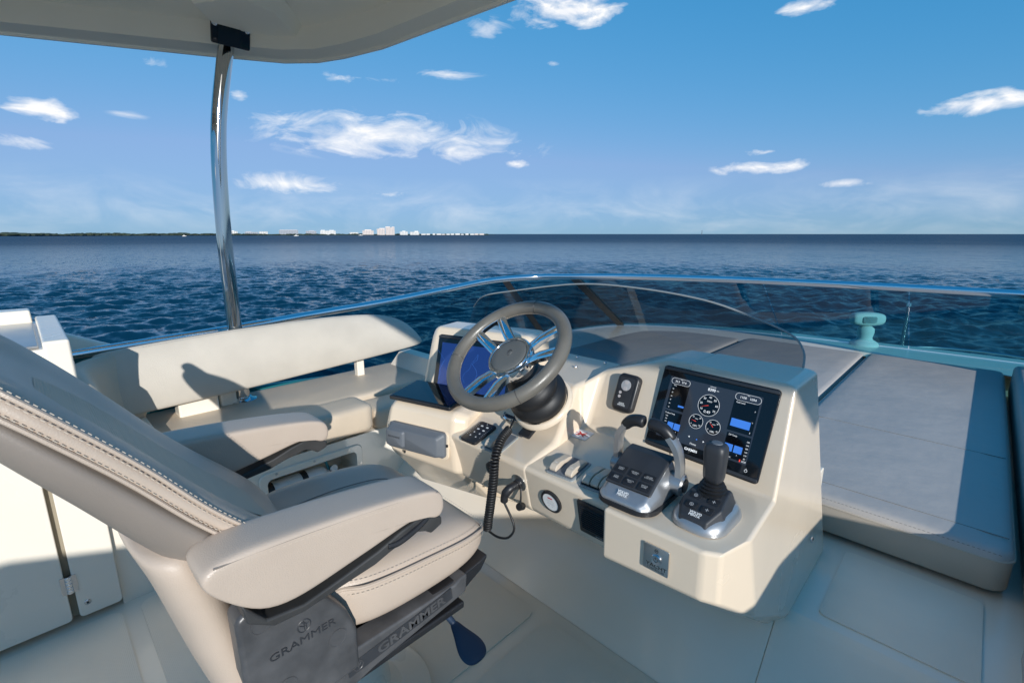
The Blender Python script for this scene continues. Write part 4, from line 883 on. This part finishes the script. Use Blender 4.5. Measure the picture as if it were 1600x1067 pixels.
def switch_panel(x0, y0, n, slots, label, fnc, nn, width, tilt=0.06):
    M = frame(fnc(x0, y0), (1, tilt, 0), nn)
    t = thing('switch_panel', label, 'switches', M, 'rocker switch panels on the console shelf')
    obj('frame', slab(width, .098, .004, .007, M, 4, soft=.001), 'switch_frame', t)
    obj('inset', slab(width - .010, .088, .0015, .004, M @ Matrix.Translation((0, 0, .0041)), 3), 'plastic_grey' if len(slots) < n else 'plastic_black', t)
    w = (width - .012) / n
    for k in slots:
        cx = -width / 2 + .006 + w * (k + .5); prof = [(-.040, .0055), (-.041, .014), (-.030, .022), (-.012, .0235), (.006, .019), (.026, .0165), (.040, .011), (.040, .0055)]
        s_ = obj('rocker', loft([[M @ Vector((cx + sx * (w / 2 - .0016), y, z)) for y, z in prof] for sx in (-1, 1)]), 'switch_cap', t, bevel=.0025, angle=20)
        obj('mark', slab(.009, .0014, .0002, .0005, M @ Matrix.Translation((cx, -.021, .0232)) @ Matrix.Rotation(R(5), 4, 'X'), 1), 'print_white', s_)
    return t
switch_panel(-.985, .952, 2, (0,), 'rocker switch panel beside the black keypad, half hidden by the coiled cord', shelf, shn, .072)
switch_panel(-.738, .974, 3, (0, 2), 'two rocker switches with a blank between them, left of the throttle', shelf2, sh2n, .088)
switch_panel(-.632, .978, 3, (0, 1, 2), 'three rocker switches side by side next to the throttle', shelf2, sh2n, .088)
cM = frame(shelf(-1.035, 1.075) + Vector((0, 0, .012)), (1, 0, 0), (0, -.12, 1))
ch = thing('cup_holder', 'round chrome rimmed cup holder below the steering wheel', 'cup holder', cM)
obj('rim', annulus([(.036, -.002), (.046, -.002), (.046, .002), (.043, .005), (.038, .004), (.036, .0)], cM, 32), 'chrome', ch); obj('well', lathe([(.0, .0005), (.0365, .0005), (.0365, .0015), (0, .0015)], cM, 32), 'plastic_black', ch)
sM = frame(shelf2(-.815, 1.135) + Vector((0, 0, .001)), (1, .03, 0), sh2n)
sk_ = thing('warning_sticker', 'white warning sticker with a red cross on the console shelf', 'sticker', sM)
stk = obj('paper', slab(.060, .050, .0006, .003, sM, 3), 'sticker', sk_)
obj('red_cross', join(*[slab(.036, .0045, .0003, .001, sM @ Matrix.Translation((0, 0, .0008)) @ Matrix.Rotation(R(a), 4, 'Z'), 2) for a in (38, -38)], slab(.050, .0025, .0003, .001, sM @ Matrix.Translation((0, 0, .0007)) @ Matrix.Rotation(R(-4), 4, 'Z'), 2)), 'print_red', sk_, smooth=False)
obj('figure', join(slab(.022, .006, .0002, .002, sM @ Matrix.Translation((.006, .0, .0006)), 2), slab(.008, .014, .0002, .002, sM @ Matrix.Translation((-.006, -.004, .0006)), 2)), 'print_black', sk_, smooth=False)

# ---- front face items (front face leans from (y .905, z .632) to (y .937, z .487))
ffn = Vector((0, -.145, -.032)).normalized()
def front(x, z): return Vector((x, .905 + (.632 - z) * .2207, z))
gM = frame(front(-.752, .560), (1, 0, 0), ffn)
gg = thing('round_gauge', 'small round white dial with black rim on the console front', 'gauge', gM)
obj('rim', lathe([(.0, 0), (.034, 0), (.034, .006), (.031, .008), (.027, .008), (.027, .005), (0, .005)], gM, 30), 'plastic_black', gg)
dd = obj('dial', lathe([(0, 0), (.0268, 0), (.0268, .0012), (0, .0012)], gM @ Matrix.Translation((0, 0, .0055)), 30), 'print_white', gg)
obj('red_print', slab(.016, .004, .0003, .001, gM @ Matrix.Translation((0, .013, .0068)), 2), 'print_red', gg)
obj('print', join(*[slab(w, .0012, .0002, .0004, gM @ Matrix.Translation((x, y, .0068)), 1) for w, x, y in ((.020, 0, .006), (.026, 0, .002), (.024, 0, -.003), (.026, 0, -.007), (.006, -.007, -.013), (.006, .005, -.013))]), 'print_grey', gg, smooth=False)
vM = frame(front(-.612, .563), (1, 0, 0), ffn)
vt = thing('speaker_grille', 'black slatted speaker grille on the console front', 'grille', vM)
obj('plate', slab(.092, .100, .006, .004, vM, 3, soft=.001), 'plastic_black', vt)
for k in range(11): obj('slat', slab(.076, .0036, .0035, .0012, vM @ Matrix.Translation((0, .036 - k * .0068, .0058)) @ Matrix.Rotation(R(22), 4, 'X'), 2), 'plastic_black' if k else 'plastic_black', vt)
text('lettering', 'SIMRAD', .0062, vM @ Matrix.Translation((.014, -.0445, .0062)), 'print_grey', vt, .0001)
# socket plate, plug and coiled cord
skM = frame(front(-.872, .570), (1, 0, 0), ffn)
sp = thing('power_socket', 'round steel socket with a black cap hanging from it on the console front', 'socket', skM)
obj('plate', lathe([(0, 0), (.026, 0), (.026, .003), (.022, .0045), (.0, .0045)], skM, 28), 'steel_brushed', sp)
obj('barrel', lathe([(0, .004), (.014, .004), (.014, .014), (.0, .014)], skM, 20), 'plastic_black', sp)
c0 = skM @ Vector((.010, -.012, .008)); obj('cap_strap', tube(spline([c0, c0 + Vector((.006, -.006, -.025)), c0 + Vector((.004, -.008, -.05))], 4), .003, 6), 'rubber', sp)
obj('cap', cyl(c0 + Vector((.004, -.012, -.052)), c0 + Vector((.002, .006, -.058)), .011, n=14), 'rubber', sp)
pg0 = skM @ Vector((0, 0, .014)); cd = thing('coiled_cord', 'black coiled cord with a plug hanging down from the console', 'cord', (-.9, .85, .45))
obj('plug', join(tube(spline([pg0, pg0 + Vector((-.004, -.022, -.004)), pg0 + Vector((-.012, -.034, -.022)), pg0 + Vector((-.014, -.036, -.045))], 5), [.012] * 5 + [.013] * 5 + [.011] * 5 + [.008], 12)), 'plastic_black', cd, sharp=60)
pend = pg0 + Vector((-.014, -.036, -.045))
axis_ = spline([(-1.02, 1.06, .706), (-.975, .985, .690), (-.945, .915, .678), (-.925, .872, .640), (-.925, .865, .58), (-.935, .862, .50), (-.945, .86, .435), (-.948, .86, .41)], 14)
coil = []; fr_ = frames(axis_); n = len(fr_); dist = 0; start = 30; prev = None
seg = []
for i, (p, t, N, B) in enumerate(fr_):
    if prev is not None: dist += (p - prev).length
    prev = p; seg.append((dist, p, N, B))
tot = seg[-1][0]; pitch = .0086; coil_start = .105
straight = [p for d, p, N, B in seg if d <= coil_start]
def samp(d):
    for (d0, p, N, B), (d1, q, N1, B1) in zip(seg, seg[1:]):
        if d0 <= d <= d1:
            f = (d - d0) / max(d1 - d0, 1e-6); return p.lerp(q, f), N.lerp(N1, f).normalized(), B.lerp(B1, f).normalized()
    return seg[-1][1:]
turns = (tot - coil_start) / pitch; K = int(turns * 10)
for k in range(K + 1):
    d = coil_start + (tot - coil_start) * k / K; p, N, B = samp(d); a = 2 * math.pi * turns * k / K; coil.append(p + N * (.0108 * math.cos(a)) + B * (.0108 * math.sin(a)))
tail = spline([coil[-1], coil[-1] + Vector((.01, -.002, -.006)), Vector((-.90, .858, .408)), Vector((-.86, .862, .425)), Vector((-.845, .868, .465)), pend], 7)
obj('coil', tube(coil, .0037, 6), 'rubber', cd, sharp=80)
obj('lead', tube(straight, .0034, 8), 'rubber', cd, sharp=80); obj('lead', tube(tail, .0034, 8), 'rubber', cd, sharp=80)
kM2 = frame(front(-.985, .575), (1, 0, 0), ffn)
kb = thing('cord_hook', 'small round black fitting behind the coiled cord', 'fitting', kM2)
obj('ring', lathe([(0, 0), (.022, 0), (.022, .008), (.016, .012), (.0, .012)], kM2, 24), 'plastic_black', kb)
# yacht controller plate on the block front
yM = frame((-.4125, .8615, .590), (1, 0, 0), (0, -1, -.03))
yp_ = thing('controller_plate', 'square brushed steel plate with a round power button on the block front', 'plate', yM)
obj('plate', slab(.058, .062, .003, .003, yM, 3, soft=.0008), 'steel_brushed', yp_)
bb = obj('button', lathe([(0, 0), (.0125, 0), (.0125, .003), (.011, .0045), (.009, .004), (0, .004)], yM @ Matrix.Translation((.002, .002, .003)), 26), 'steel', yp_)
ps = [tube([yM @ Vector((.002 + .0045 * math.cos(R(a)), .002 + .0045 * math.sin(R(a)), .0074)) for a in range(125, 416, 15)], .0005, 4), slab(.001, .005, .0004, .0004, yM @ Matrix.Translation((.002, .006, .0072)), 1)]
obj('power_symbol', join(*ps), 'print_black', bb)
obj('emblem', join(annulus([(.0035, 0), (.0045, 0), (.0045, .0003), (.0035, .0003)], yM @ Matrix.Translation((.001, .0215, .0031)), 18), *[slab(.008, .0008, .0003, .0003, yM @ Matrix.Translation((.001, .0215, .0031)) @ Matrix.Rotation(R(a), 4, 'Z'), 1) for a in (35, -35)]), 'print_black', yp_, smooth=False)
text('lettering', 'YACHT', .0125, yM @ Matrix.Translation((.002, -.0165, .0031)), 'print_black', yp_, .0002, bold=.0001, squeeze=1.15)
text('lettering', 'CONTROLLER', .0062, yM @ Matrix.Translation((.001, -.0250, .0031)), 'print_black', yp_, .0002)
# two notices stuck on the sloping toe panel
tn = Vector((0, -.495, .46)).normalized()
for (x, s, lab) in ((-.47, .66, 'thin clear notice on the toe panel under the steel plate'), (-.325, .52, 'small clear notice on the toe panel by the step')):
    M = frame(Vector((x, 1.16 + .46 * s, .05 + .495 * s)) + tn * .001, (1, 0, 0), tn)
    o = thing('notice_label', lab, 'notice', M); obj('film', slab(.11, .05, .0006, .004, M, 3), 'sticker', o); obj('border', tube([M @ Vector((x_, y_, .0008)) for x_, y_ in rrect(.104, .044, .003, 3)], .0006, 4, closed=True), 'print_red', o)

# ================================================================== helm seat
SX = -1.085
hs_ = thing('helm_chair', 'beige leather helm seat with padded armrests in front of the console', 'seat', (SX, .42, 0))
# cushion: sections along y; (y, bottom, edge z, bolster z, centre z, half width)
def cushion_sec(y, zb, ze, zs, zc, w):
    return [(SX + u * w, y, z) for u, z in ((-1, zb + .02), (-1.02, (zb + ze) / 2), (-1, ze), (-.93, (ze + zs) / 2 + .006), (-.78, zs), (-.6, (zs + zc) / 2), (-.45, zc), (0, zc - .002), (.45, zc), (.6, (zs + zc) / 2), (.78, zs), (.93, (ze + zs) / 2 + .006), (1, ze), (1.02, (zb + ze) / 2), (1, zb + .02), (.9, zb), (0, zb), (-.9, zb))]
secs = [(.20, .45, .53, .54, .535, .20), (.21, .447, .552, .565, .555, .222), (.26, .445, .556, .582, .566, .230), (.35, .445, .558, .588, .566, .234), (.395, .443, .556, .588, .565, .258), (.46, .440, .552, .586, .563, .268), (.56, .440, .545, .582, .562, .271), (.65, .440, .535, .572, .560, .268), (.71, .444, .525, .556, .552, .256), (.75, .455, .512, .532, .532, .236), (.765, .47, .50, .507, .507, .21)]
cu = obj('seat_cushion', loft([cushion_sec(*s) for s in secs]), 'vinyl_seat', hs_, sub=2)
ins = [[(SX + u * w, y, z) for u in (-1, -.5, 0, .5, 1)] for y, z, w in ((.27, .5675, .098), (.40, .5685, .112), (.52, .5655, .114), (.60, .5645, .11), (.66, .5625, .085), (.685, .5595, .05))]
obj('centre_panel', loft(ins, closed=False, caps=False), 'vinyl_insert', cu, sub=1)
ed = spline([(SX - .11, .30, .571), (SX - .125, .45, .572), (SX - .12, .57, .570), (SX - .09, .66, .566), (SX, .695, .562), (SX + .09, .66, .566), (SX + .12, .57, .570), (SX + .125, .45, .572), (SX + .11, .30, .571)], 6)
obj('panel_seam', tube(ed, .0016, 5), 'vinyl_shell', cu)
def around(off, dz):
    P = [(SX + .238 + off, .31, .557 + dz), (SX + .240 + off, .36, .557 + dz), (SX + .265 + off, .40, .556 + dz), (SX + .2735 + off, .46, .552 + dz), (SX + .2765 + off, .56, .545 + dz), (SX + .2735 + off, .65, .535 + dz), (SX + .260 + off, .712, .525 + dz), (SX + .236 + off, .752, .513 + dz), (SX + .17, .770 + off, .505 + dz), (SX, .774 + off, .504 + dz), (SX - .17, .770 + off, .505 + dz)]
    return spline(P, 6)
obj('piping', tube(around(-.003, 0), .0042, 7), 'vinyl_seat', cu); obj('stitching', join(stitches(around(-.004, .014)), stitches(around(.0005, -.013))), 'thread', cu, kind='stuff')
# backrest along a reclined axis
A0 = Vector((0, .166, .768)); AU = Vector((0, -.553, .833)); AF = Vector((0, .833, .553))
def bk_pt(u, s, t): return Vector((SX + u, 0, 0)) + A0 + AU * s + AF * t
def back_sec(s, w, k=1.0, lift=0):
    pr = [(-1.0, .0), (-1.03, .012), (-1.0, .025), (-.90, .035), (-.74, .037), (-.56, .030), (-.42, .021), (0, .017), (.42, .021), (.56, .030), (.74, .037), (.90, .035), (1.0, .025), (1.03, .012), (1.0, .0), (.8, -.012), (0, -.015), (-.8, -.012)]
    return [bk_pt(u * w, s, t * k + lift) for u, t in pr]
bsx = [(-.235, .17, .6, .05), (-.22, .20, .9, .045), (-.16, .222, 1.05, .035), (-.06, .226, 1.05, .015), (.05, .226, 1.0, .0), (.18, .230, 1.0, -.006), (.30, .234, 1.0, -.018), (.37, .230, 1.0, -.028), (.415, .215, .95, -.036), (.44, .19, .8, -.038), (.448, .15, .5, -.032)]
bkr = obj('backrest', loft([back_sec(*b) for b in bsx]), 'vinyl_seat', hs_, sub=2)
bp_ = [[bk_pt(u * w, s, t) for u in (-1, -.5, 0, .5, 1)] for s, w, t in ((-.14, .09, .057), (-.05, .098, .037), (.06, .10, .0235), (.18, .102, .0165), (.26, .104, .0075), (.32, .09, -.002))]
obj('centre_panel', loft(bp_, closed=False, caps=False), 'vinyl_insert', bkr, sub=1)
for t_, nm in ((.0, 'rear'), (.027, 'front')):
    P = spline([bk_pt(w + .0055, s, t_ * k + l) for s, w, k, l in ((-.15, .2225, 1.05, .035), (-.06, .2265, 1.05, .015), (.05, .2265, 1, 0), (.18, .2305, 1, -.006), (.30, .2345, 1, -.018), (.37, .2305, 1, -.028), (.41, .217, .95, -.035))], 6)
    obj('piping', tube([p + Vector((-.004, 0, 0)) for p in P], .0036, 6), 'vinyl_seat', bkr)
    q = .006; obj('stitching', stitches([p + AF * q for p in P]) if nm == 'rear' else join(stitches([p + AF * q for p in P]), stitches([p - AF * q + Vector((-.001, 0, 0)) for p in P])), 'thread', bkr, kind='stuff')
# rear shell of the backrest
def shell_sec(s, w, d, f=0): return [bk_pt(u * w, s, t * d + f) for u, t in ((-1, .12), (-1.0, -.3), (-.92, -.75), (-.7, -1), (0, -1.06), (.7, -1), (.92, -.75), (1.0, -.3), (1, .12))]
ssx = [(-.20, .218, .10, .03), (-.1, .229, .095, .018), (.05, .231, .085, .0), (.18, .234, .075, -.006), (.30, .238, .065, -.018), (.385, .224, .05, -.028), (.43, .18, .035, -.034)]
obj('back_shell', loft([shell_sec(*s) for s in ssx]), 'vinyl_shell', hs_, sub=2)
# lower back pad hanging down behind the cushion
lb_ = [[(SX + u * w, y + dy, z) for u, dy in ((-1, .03), (-1, -.03), (-.8, -.06), (0, -.07), (.8, -.06), (1, -.03), (1, .03), (0, .05))] for z, w, y in ((.33, .15, .225), (.335, .19, .220), (.36, .212, .212), (.44, .220, .190), (.52, .223, .172), (.60, .224, .155), (.68, .225, .137), (.74, .222, .118), (.76, .20, .112))]
obj('lower_back', loft(lb_), 'vinyl_seat', hs_, sub=2)
# armrests
def armrest(x0, x1, side):
    prof = [(.110, .748), (.118, .775), (.16, .786), (.25, .779), (.36, .770), (.46, .757), (.535, .744), (.565, .730), (.574, .705), (.570, .672), (.548, .667), (.52, .690), (.48, .693), (.41, .676), (.33, .662), (.26, .648), (.20, .652), (.155, .692)]
    xm = (x0 + x1) / 2; hw = (x1 - x0) / 2; L = []
    cy = sum(p[0] for p in prof) / len(prof); cz = sum(p[1] for p in prof) / len(prof)
    for dx, k in ((-.99, .88), (-.91, .975), (-.6, 1.0), (.6, 1.0), (.91, .975), (.99, .88)):
        L.append([(xm + dx * hw, y + (cy - y) * (1 - k) * .25, z + (.716 - z) * (1 - k) * 1.2) for y, z in prof])
    L = [[(xm - hw, y + (cy - y) * .12, z + (.716 - z) * .36) for y, z in prof]] + L + [[(xm + hw, y + (cy - y) * .12, z + (.716 - z) * .36) for y, z in prof]]
    a = obj('armrest', loft(L), 'vinyl_seat', hs_, sub=2)
    xo = x1 if side > 0 else x0; sg = side
    P = spline([(xo - sg * .0015, .135, .768), (xo - sg * .0008, .24, .763), (xo - sg * .0008, .37, .752), (xo - sg * .0008, .47, .740), (xo - sg * .002, .556, .724)], 6)
    obj('stitching', stitches(P), 'thread', a, kind='stuff'); obj('seam', tube([p + Vector((-sg * .0015, 0, .006)) for p in P], .0016, 5), 'vinyl_shell', a)
    # dark trim and grab handle along the underside
    tr = [(.165, .690), (.185, .662), (.20, .642), (.26, .634), (.33, .646), (.41, .663), (.46, .680), (.50, .690), (.535, .690), (.545, .676), (.564, .668), (.564, .650), (.535, .640), (.52, .652), (.50, .660), (.44, .648), (.40, .636), (.33, .628), (.26, .618), (.21, .622), (.17, .650)]
    obj('trim', prism(tr, 'x', x0 + .006, x1 - .003 if side > 0 else x1 - .006), 'plastic_trim', a, bevel=.005, angle=40)
    obj('grab_handle', tube(spline([(xm + sg * hw * .86, .43, .662), (xm + sg * hw * .92, .455, .660), (xm + sg * hw * .92, .50, .672), (xm + sg * hw * .86, .525, .682)], 4), .0075, 8), 'plastic_black', a)
    return a
armrest(-.868, -.765, 1); armrest(-1.435, -1.322, -1)
# side covers and the lettered bar
def side_cover(x0, x1, sg):
    poly = [(.158, .640), (.175, .652), (.262, .632), (.315, .598), (.35, .545), (.367, .492), (.367, .40), (.20, .385), (.175, .42), (.16, .52)]
    c = obj('side_cover', prism(poly, 'x', x0, x1), 'plastic_cast', hs_, bevel=.010, angle=35, seg=4); xs = x1 if sg > 0 else x0
    for (y, z, r) in ((.195, .615, .017), (.325, .500, .019), (.225, .462, .019)):
        obj('plug', lathe([(r - .002, -.001), (r, -.001), (r, .0012), (r - .0025, .0012), (r - .003, .0004), (0, .0004)], frame((xs, y, z), (0, sg, 0), (sg, 0, 0)), 24), 'plastic_cast', c)
    M = frame((xs + sg * .0002, .262, .548), (0, sg * 1, 0.03), (sg, 0, 0))
    text('lettering', 'GRAMMER', .021, M @ Matrix.Translation((0, -.008, 0)), 'plastic_satin', c, .0012, squeeze=1.25)
    obj('emblem', join(*[tube([M @ Vector((.004 + .012 * math.cos(R(a)), .020 + .0125 * math.sin(R(a)), 0)) for a in range(0, 361, 20)], .0011, 5)], *[tube([M @ Vector((.004 + x, .020 + y, 0)) for x, y in pp_], .001, 5) for pp_ in (((-.008, .004), (0, -.002), (0, -.011)), ((.0, .010), (.0, -.002)), ((.009, .004), (0, -.002)), ((-.004, .009), (.004, .003), (.004, -.010)))]), 'plastic_satin', c)
    return c
side_cover(-.852, -.797, 1); side_cover(-1.373, -1.318, -1)
bar = obj('side_rail', prism([(.165, .335), (.20, .405), (.36, .442), (.62, .442), (.64, .452), (.66, .452), (.655, .404), (.40, .370), (.24, .330)], 'x', -.856, -.802), 'plastic_cast', hs_, bevel=.006, angle=30)
obj('side_rail', prism([(.165, .335), (.20, .405), (.36, .442), (.62, .442), (.64, .452), (.66, .452), (.655, .404), (.40, .370), (.24, .330)], 'x', -1.368, -1.314), 'plastic_cast', hs_, bevel=.006, angle=30)
rM_ = frame((-.8018, .475, .414), (0, 1, .10), (1, 0, 0))
obj('name_plate', slab(.27, .030, .0014, .003, rM_ @ Matrix.Translation((.0, 0, -.0006)), 3), 'plastic_satin', bar)
text('lettering', 'GRAMMER', .030, rM_ @ Matrix.Translation((.022, 0, .0008)), 'plastic_cast', bar, .0018, squeeze=1.28, bold=.0008)
obj('emblem', join(tube([rM_ @ Vector((-.112 + .0105 * math.cos(R(a)), .0105 * math.sin(R(a)), .001)) for a in range(0, 361, 20)], .0012, 5), tube([rM_ @ Vector((-.112 + x, y, .001)) for x, y in ((-.007, .005), (0, -.001), (0, -.009))], .0012, 5), tube([rM_ @ Vector((-.112 + x, y, .001)) for x, y in ((.007, .005), (0, -.001))], .0012, 5)), 'plastic_cast', bar)
obj('front_cap', loft([[(x, y, z) for x, z in ((-1.30, zb), (-.83, zb), (-.812, zb + .02), (-.812, zt), (-1.318, zt), (-1.318, zb + .02))] for y, zb, zt in ((.56, .37, .442), (.66, .385, .447), (.715, .41, .455), (.735, .435, .462))]), 'plastic_black', hs_, bevel=.012, angle=20)
obj('under_frame', join(box(-1.31, -.86, .22, .62, .30, .40), box(-1.36, -.81, .20, .655, .352, .372)), 'plastic_black', hs_, bevel=.006)
pd = obj('pedestal', lathe([(0, 0), (.205, 0), (.205, .010), (.195, .018), (.125, .030), (.095, .06), (.088, .12), (.088, .30), (0, .30)], Matrix.Translation((SX + .02, .47, .0045)), 40), 'gelcoat_white', hs_, sharp=30)
obj('adjust_lever', join(tube(spline([(-.90, .60, .355), (-.86, .615, .345), (-.815, .625, .318)], 4), .009, 8), loft([[(-.825 + t_ * .105, .625 + s_ * w, .322 - t_ * .045 + h_) for s_, h_ in ((-1, .0), (-.7, .006), (.7, .006), (1, 0), (.7, -.006), (-.7, -.006))] for t_, w in ((0, .012), (.25, .018), (.6, .040), (.85, .040), (1, .022))])), 'navy', hs_, sub=2)

# ================================================================== things on the brow and the bow
sp0 = Vector((-.62, 4.66, .40)); sl_ = thing('searchlight', 'white rounded searchlight on a pedestal ahead of the windscreen', 'searchlight', sp0)
sM2 = Matrix.Translation(sp0) @ Matrix.Rotation(R(38), 4, 'Z') @ Matrix.Scale(.66, 4)
obj('pedestal', lathe([(0, 0), (.15, 0), (.15, .02), (.135, .045), (.085, .075), (.075, .10), (.088, .16), (.085, .21), (.05, .24), (0, .245)], sM2, 32), 'building_white', sl_, sharp=60)
def hsec(x, w, h, r, dy=0): return [sM2 @ Vector((x, yy + dy, zz + .325)) for yy, zz in rrect(w, h, r, 5)]
hd = obj('head', loft([hsec(-.185, .05, .05, .02), hsec(-.18, .11, .10, .04), hsec(-.16, .15, .14, .05), hsec(-.05, .17, .165, .055), hsec(.08, .165, .16, .055), hsec(.155, .14, .13, .05), hsec(.18, .09, .09, .035), hsec(.186, .04, .04, .015)]), 'building_white', sl_, sub=1)
obj('lens', slab(.10, .05, .006, .015, frame(sM2 @ Vector((-.02, -.083, .325)), sM2.to_3x3() @ Vector((1, 0, 0)), sM2.to_3x3() @ Vector((0, -1, 0))), 4), 'plastic_silver', hd)
bows = thing('bow_rail', 'thin steel rail with short posts round the bow, seen through the windscreen', 'rail', (XC, 9, -.75))
bp2 = [(-1.9, 6.6, -.42), (-1.6, 7.6, -.40), (-1.1, 8.6, -.39), (-.55, 9.3, -.385), (XC, 9.55, -.385)]; bp2 += [(2 * XC - x, y, z) for x, y, z in bp2[-2::-1]]
bsp = spline(bp2, 6); obj('rail', tube(bsp, .016, 8), 'steel', bows)
for k in (3, 9, 14, 19, 24, 29, 34, 39, 45): obj('post', cyl(bsp[k], bsp[k] + Vector((0, 0, -.7)), .014, n=8), 'steel', bows)
jk = thing('bow_staff', 'short upright steel staff standing at the bow', 'staff', bsp[16])
obj('staff', cyl(bsp[16] + Vector((0, 0, .02)), bsp[16] + Vector((0, 0, .62)), .028, .022, 12), 'steel', jk); obj('cap', cyl(bsp[16] + Vector((0, 0, .621)), bsp[16] + Vector((0, 0, .66)), .034, .03, 12), 'steel', jk)
bd = obj('bow_deck', loft([[(-2.5, 4.6, -1.21), (2 * XC + 2.5, 4.6, -1.21)], [(-2.1, 7.0, -1.2), (2 * XC + 2.1, 7.0, -1.2)], [(-1.2, 8.7, -1.18), (2 * XC + 1.2, 8.7, -1.18)], [(XC - .05, 9.75, -1.15), (XC + .05, 9.75, -1.15)]], closed=False, caps=False), 'gelcoat_white', smooth=False); bd['kind'] = 'structure'
hl = obj('hull', loft([[(-2.85, -3.2, -1.19), (-2.85, -3.2, SEA - .3)], [(-2.85, 2.6, -1.19), (-2.7, 2.6, SEA - .3)], [(-2.55, 4.6, -1.2), (-2.2, 4.6, SEA - .3)], [(-2.1, 7.0, -1.19), (-1.3, 6.8, SEA - .3)], [(-1.2, 8.7, -1.17), (-.5, 8, SEA - .3)], [(XC, 9.8, -1.14), (XC, 8.6, SEA - .3)], [(2 * XC + 1.2, 8.7, -1.17), (2 * XC + .5, 8, SEA - .3)], [(2 * XC + 2.1, 7.0, -1.19), (2 * XC + 1.3, 6.8, SEA - .3)], [(2 * XC + 2.85, 2.6, -1.19), (2 * XC + 2.7, 2.6, SEA - .3)], [(2 * XC + 2.85, -3.2, -1.19), (2 * XC + 2.85, -3.2, SEA - .3)]], closed=False, caps=False), 'gelcoat_white'); hl['kind'] = 'structure'
bpy.context.view_layer.update()
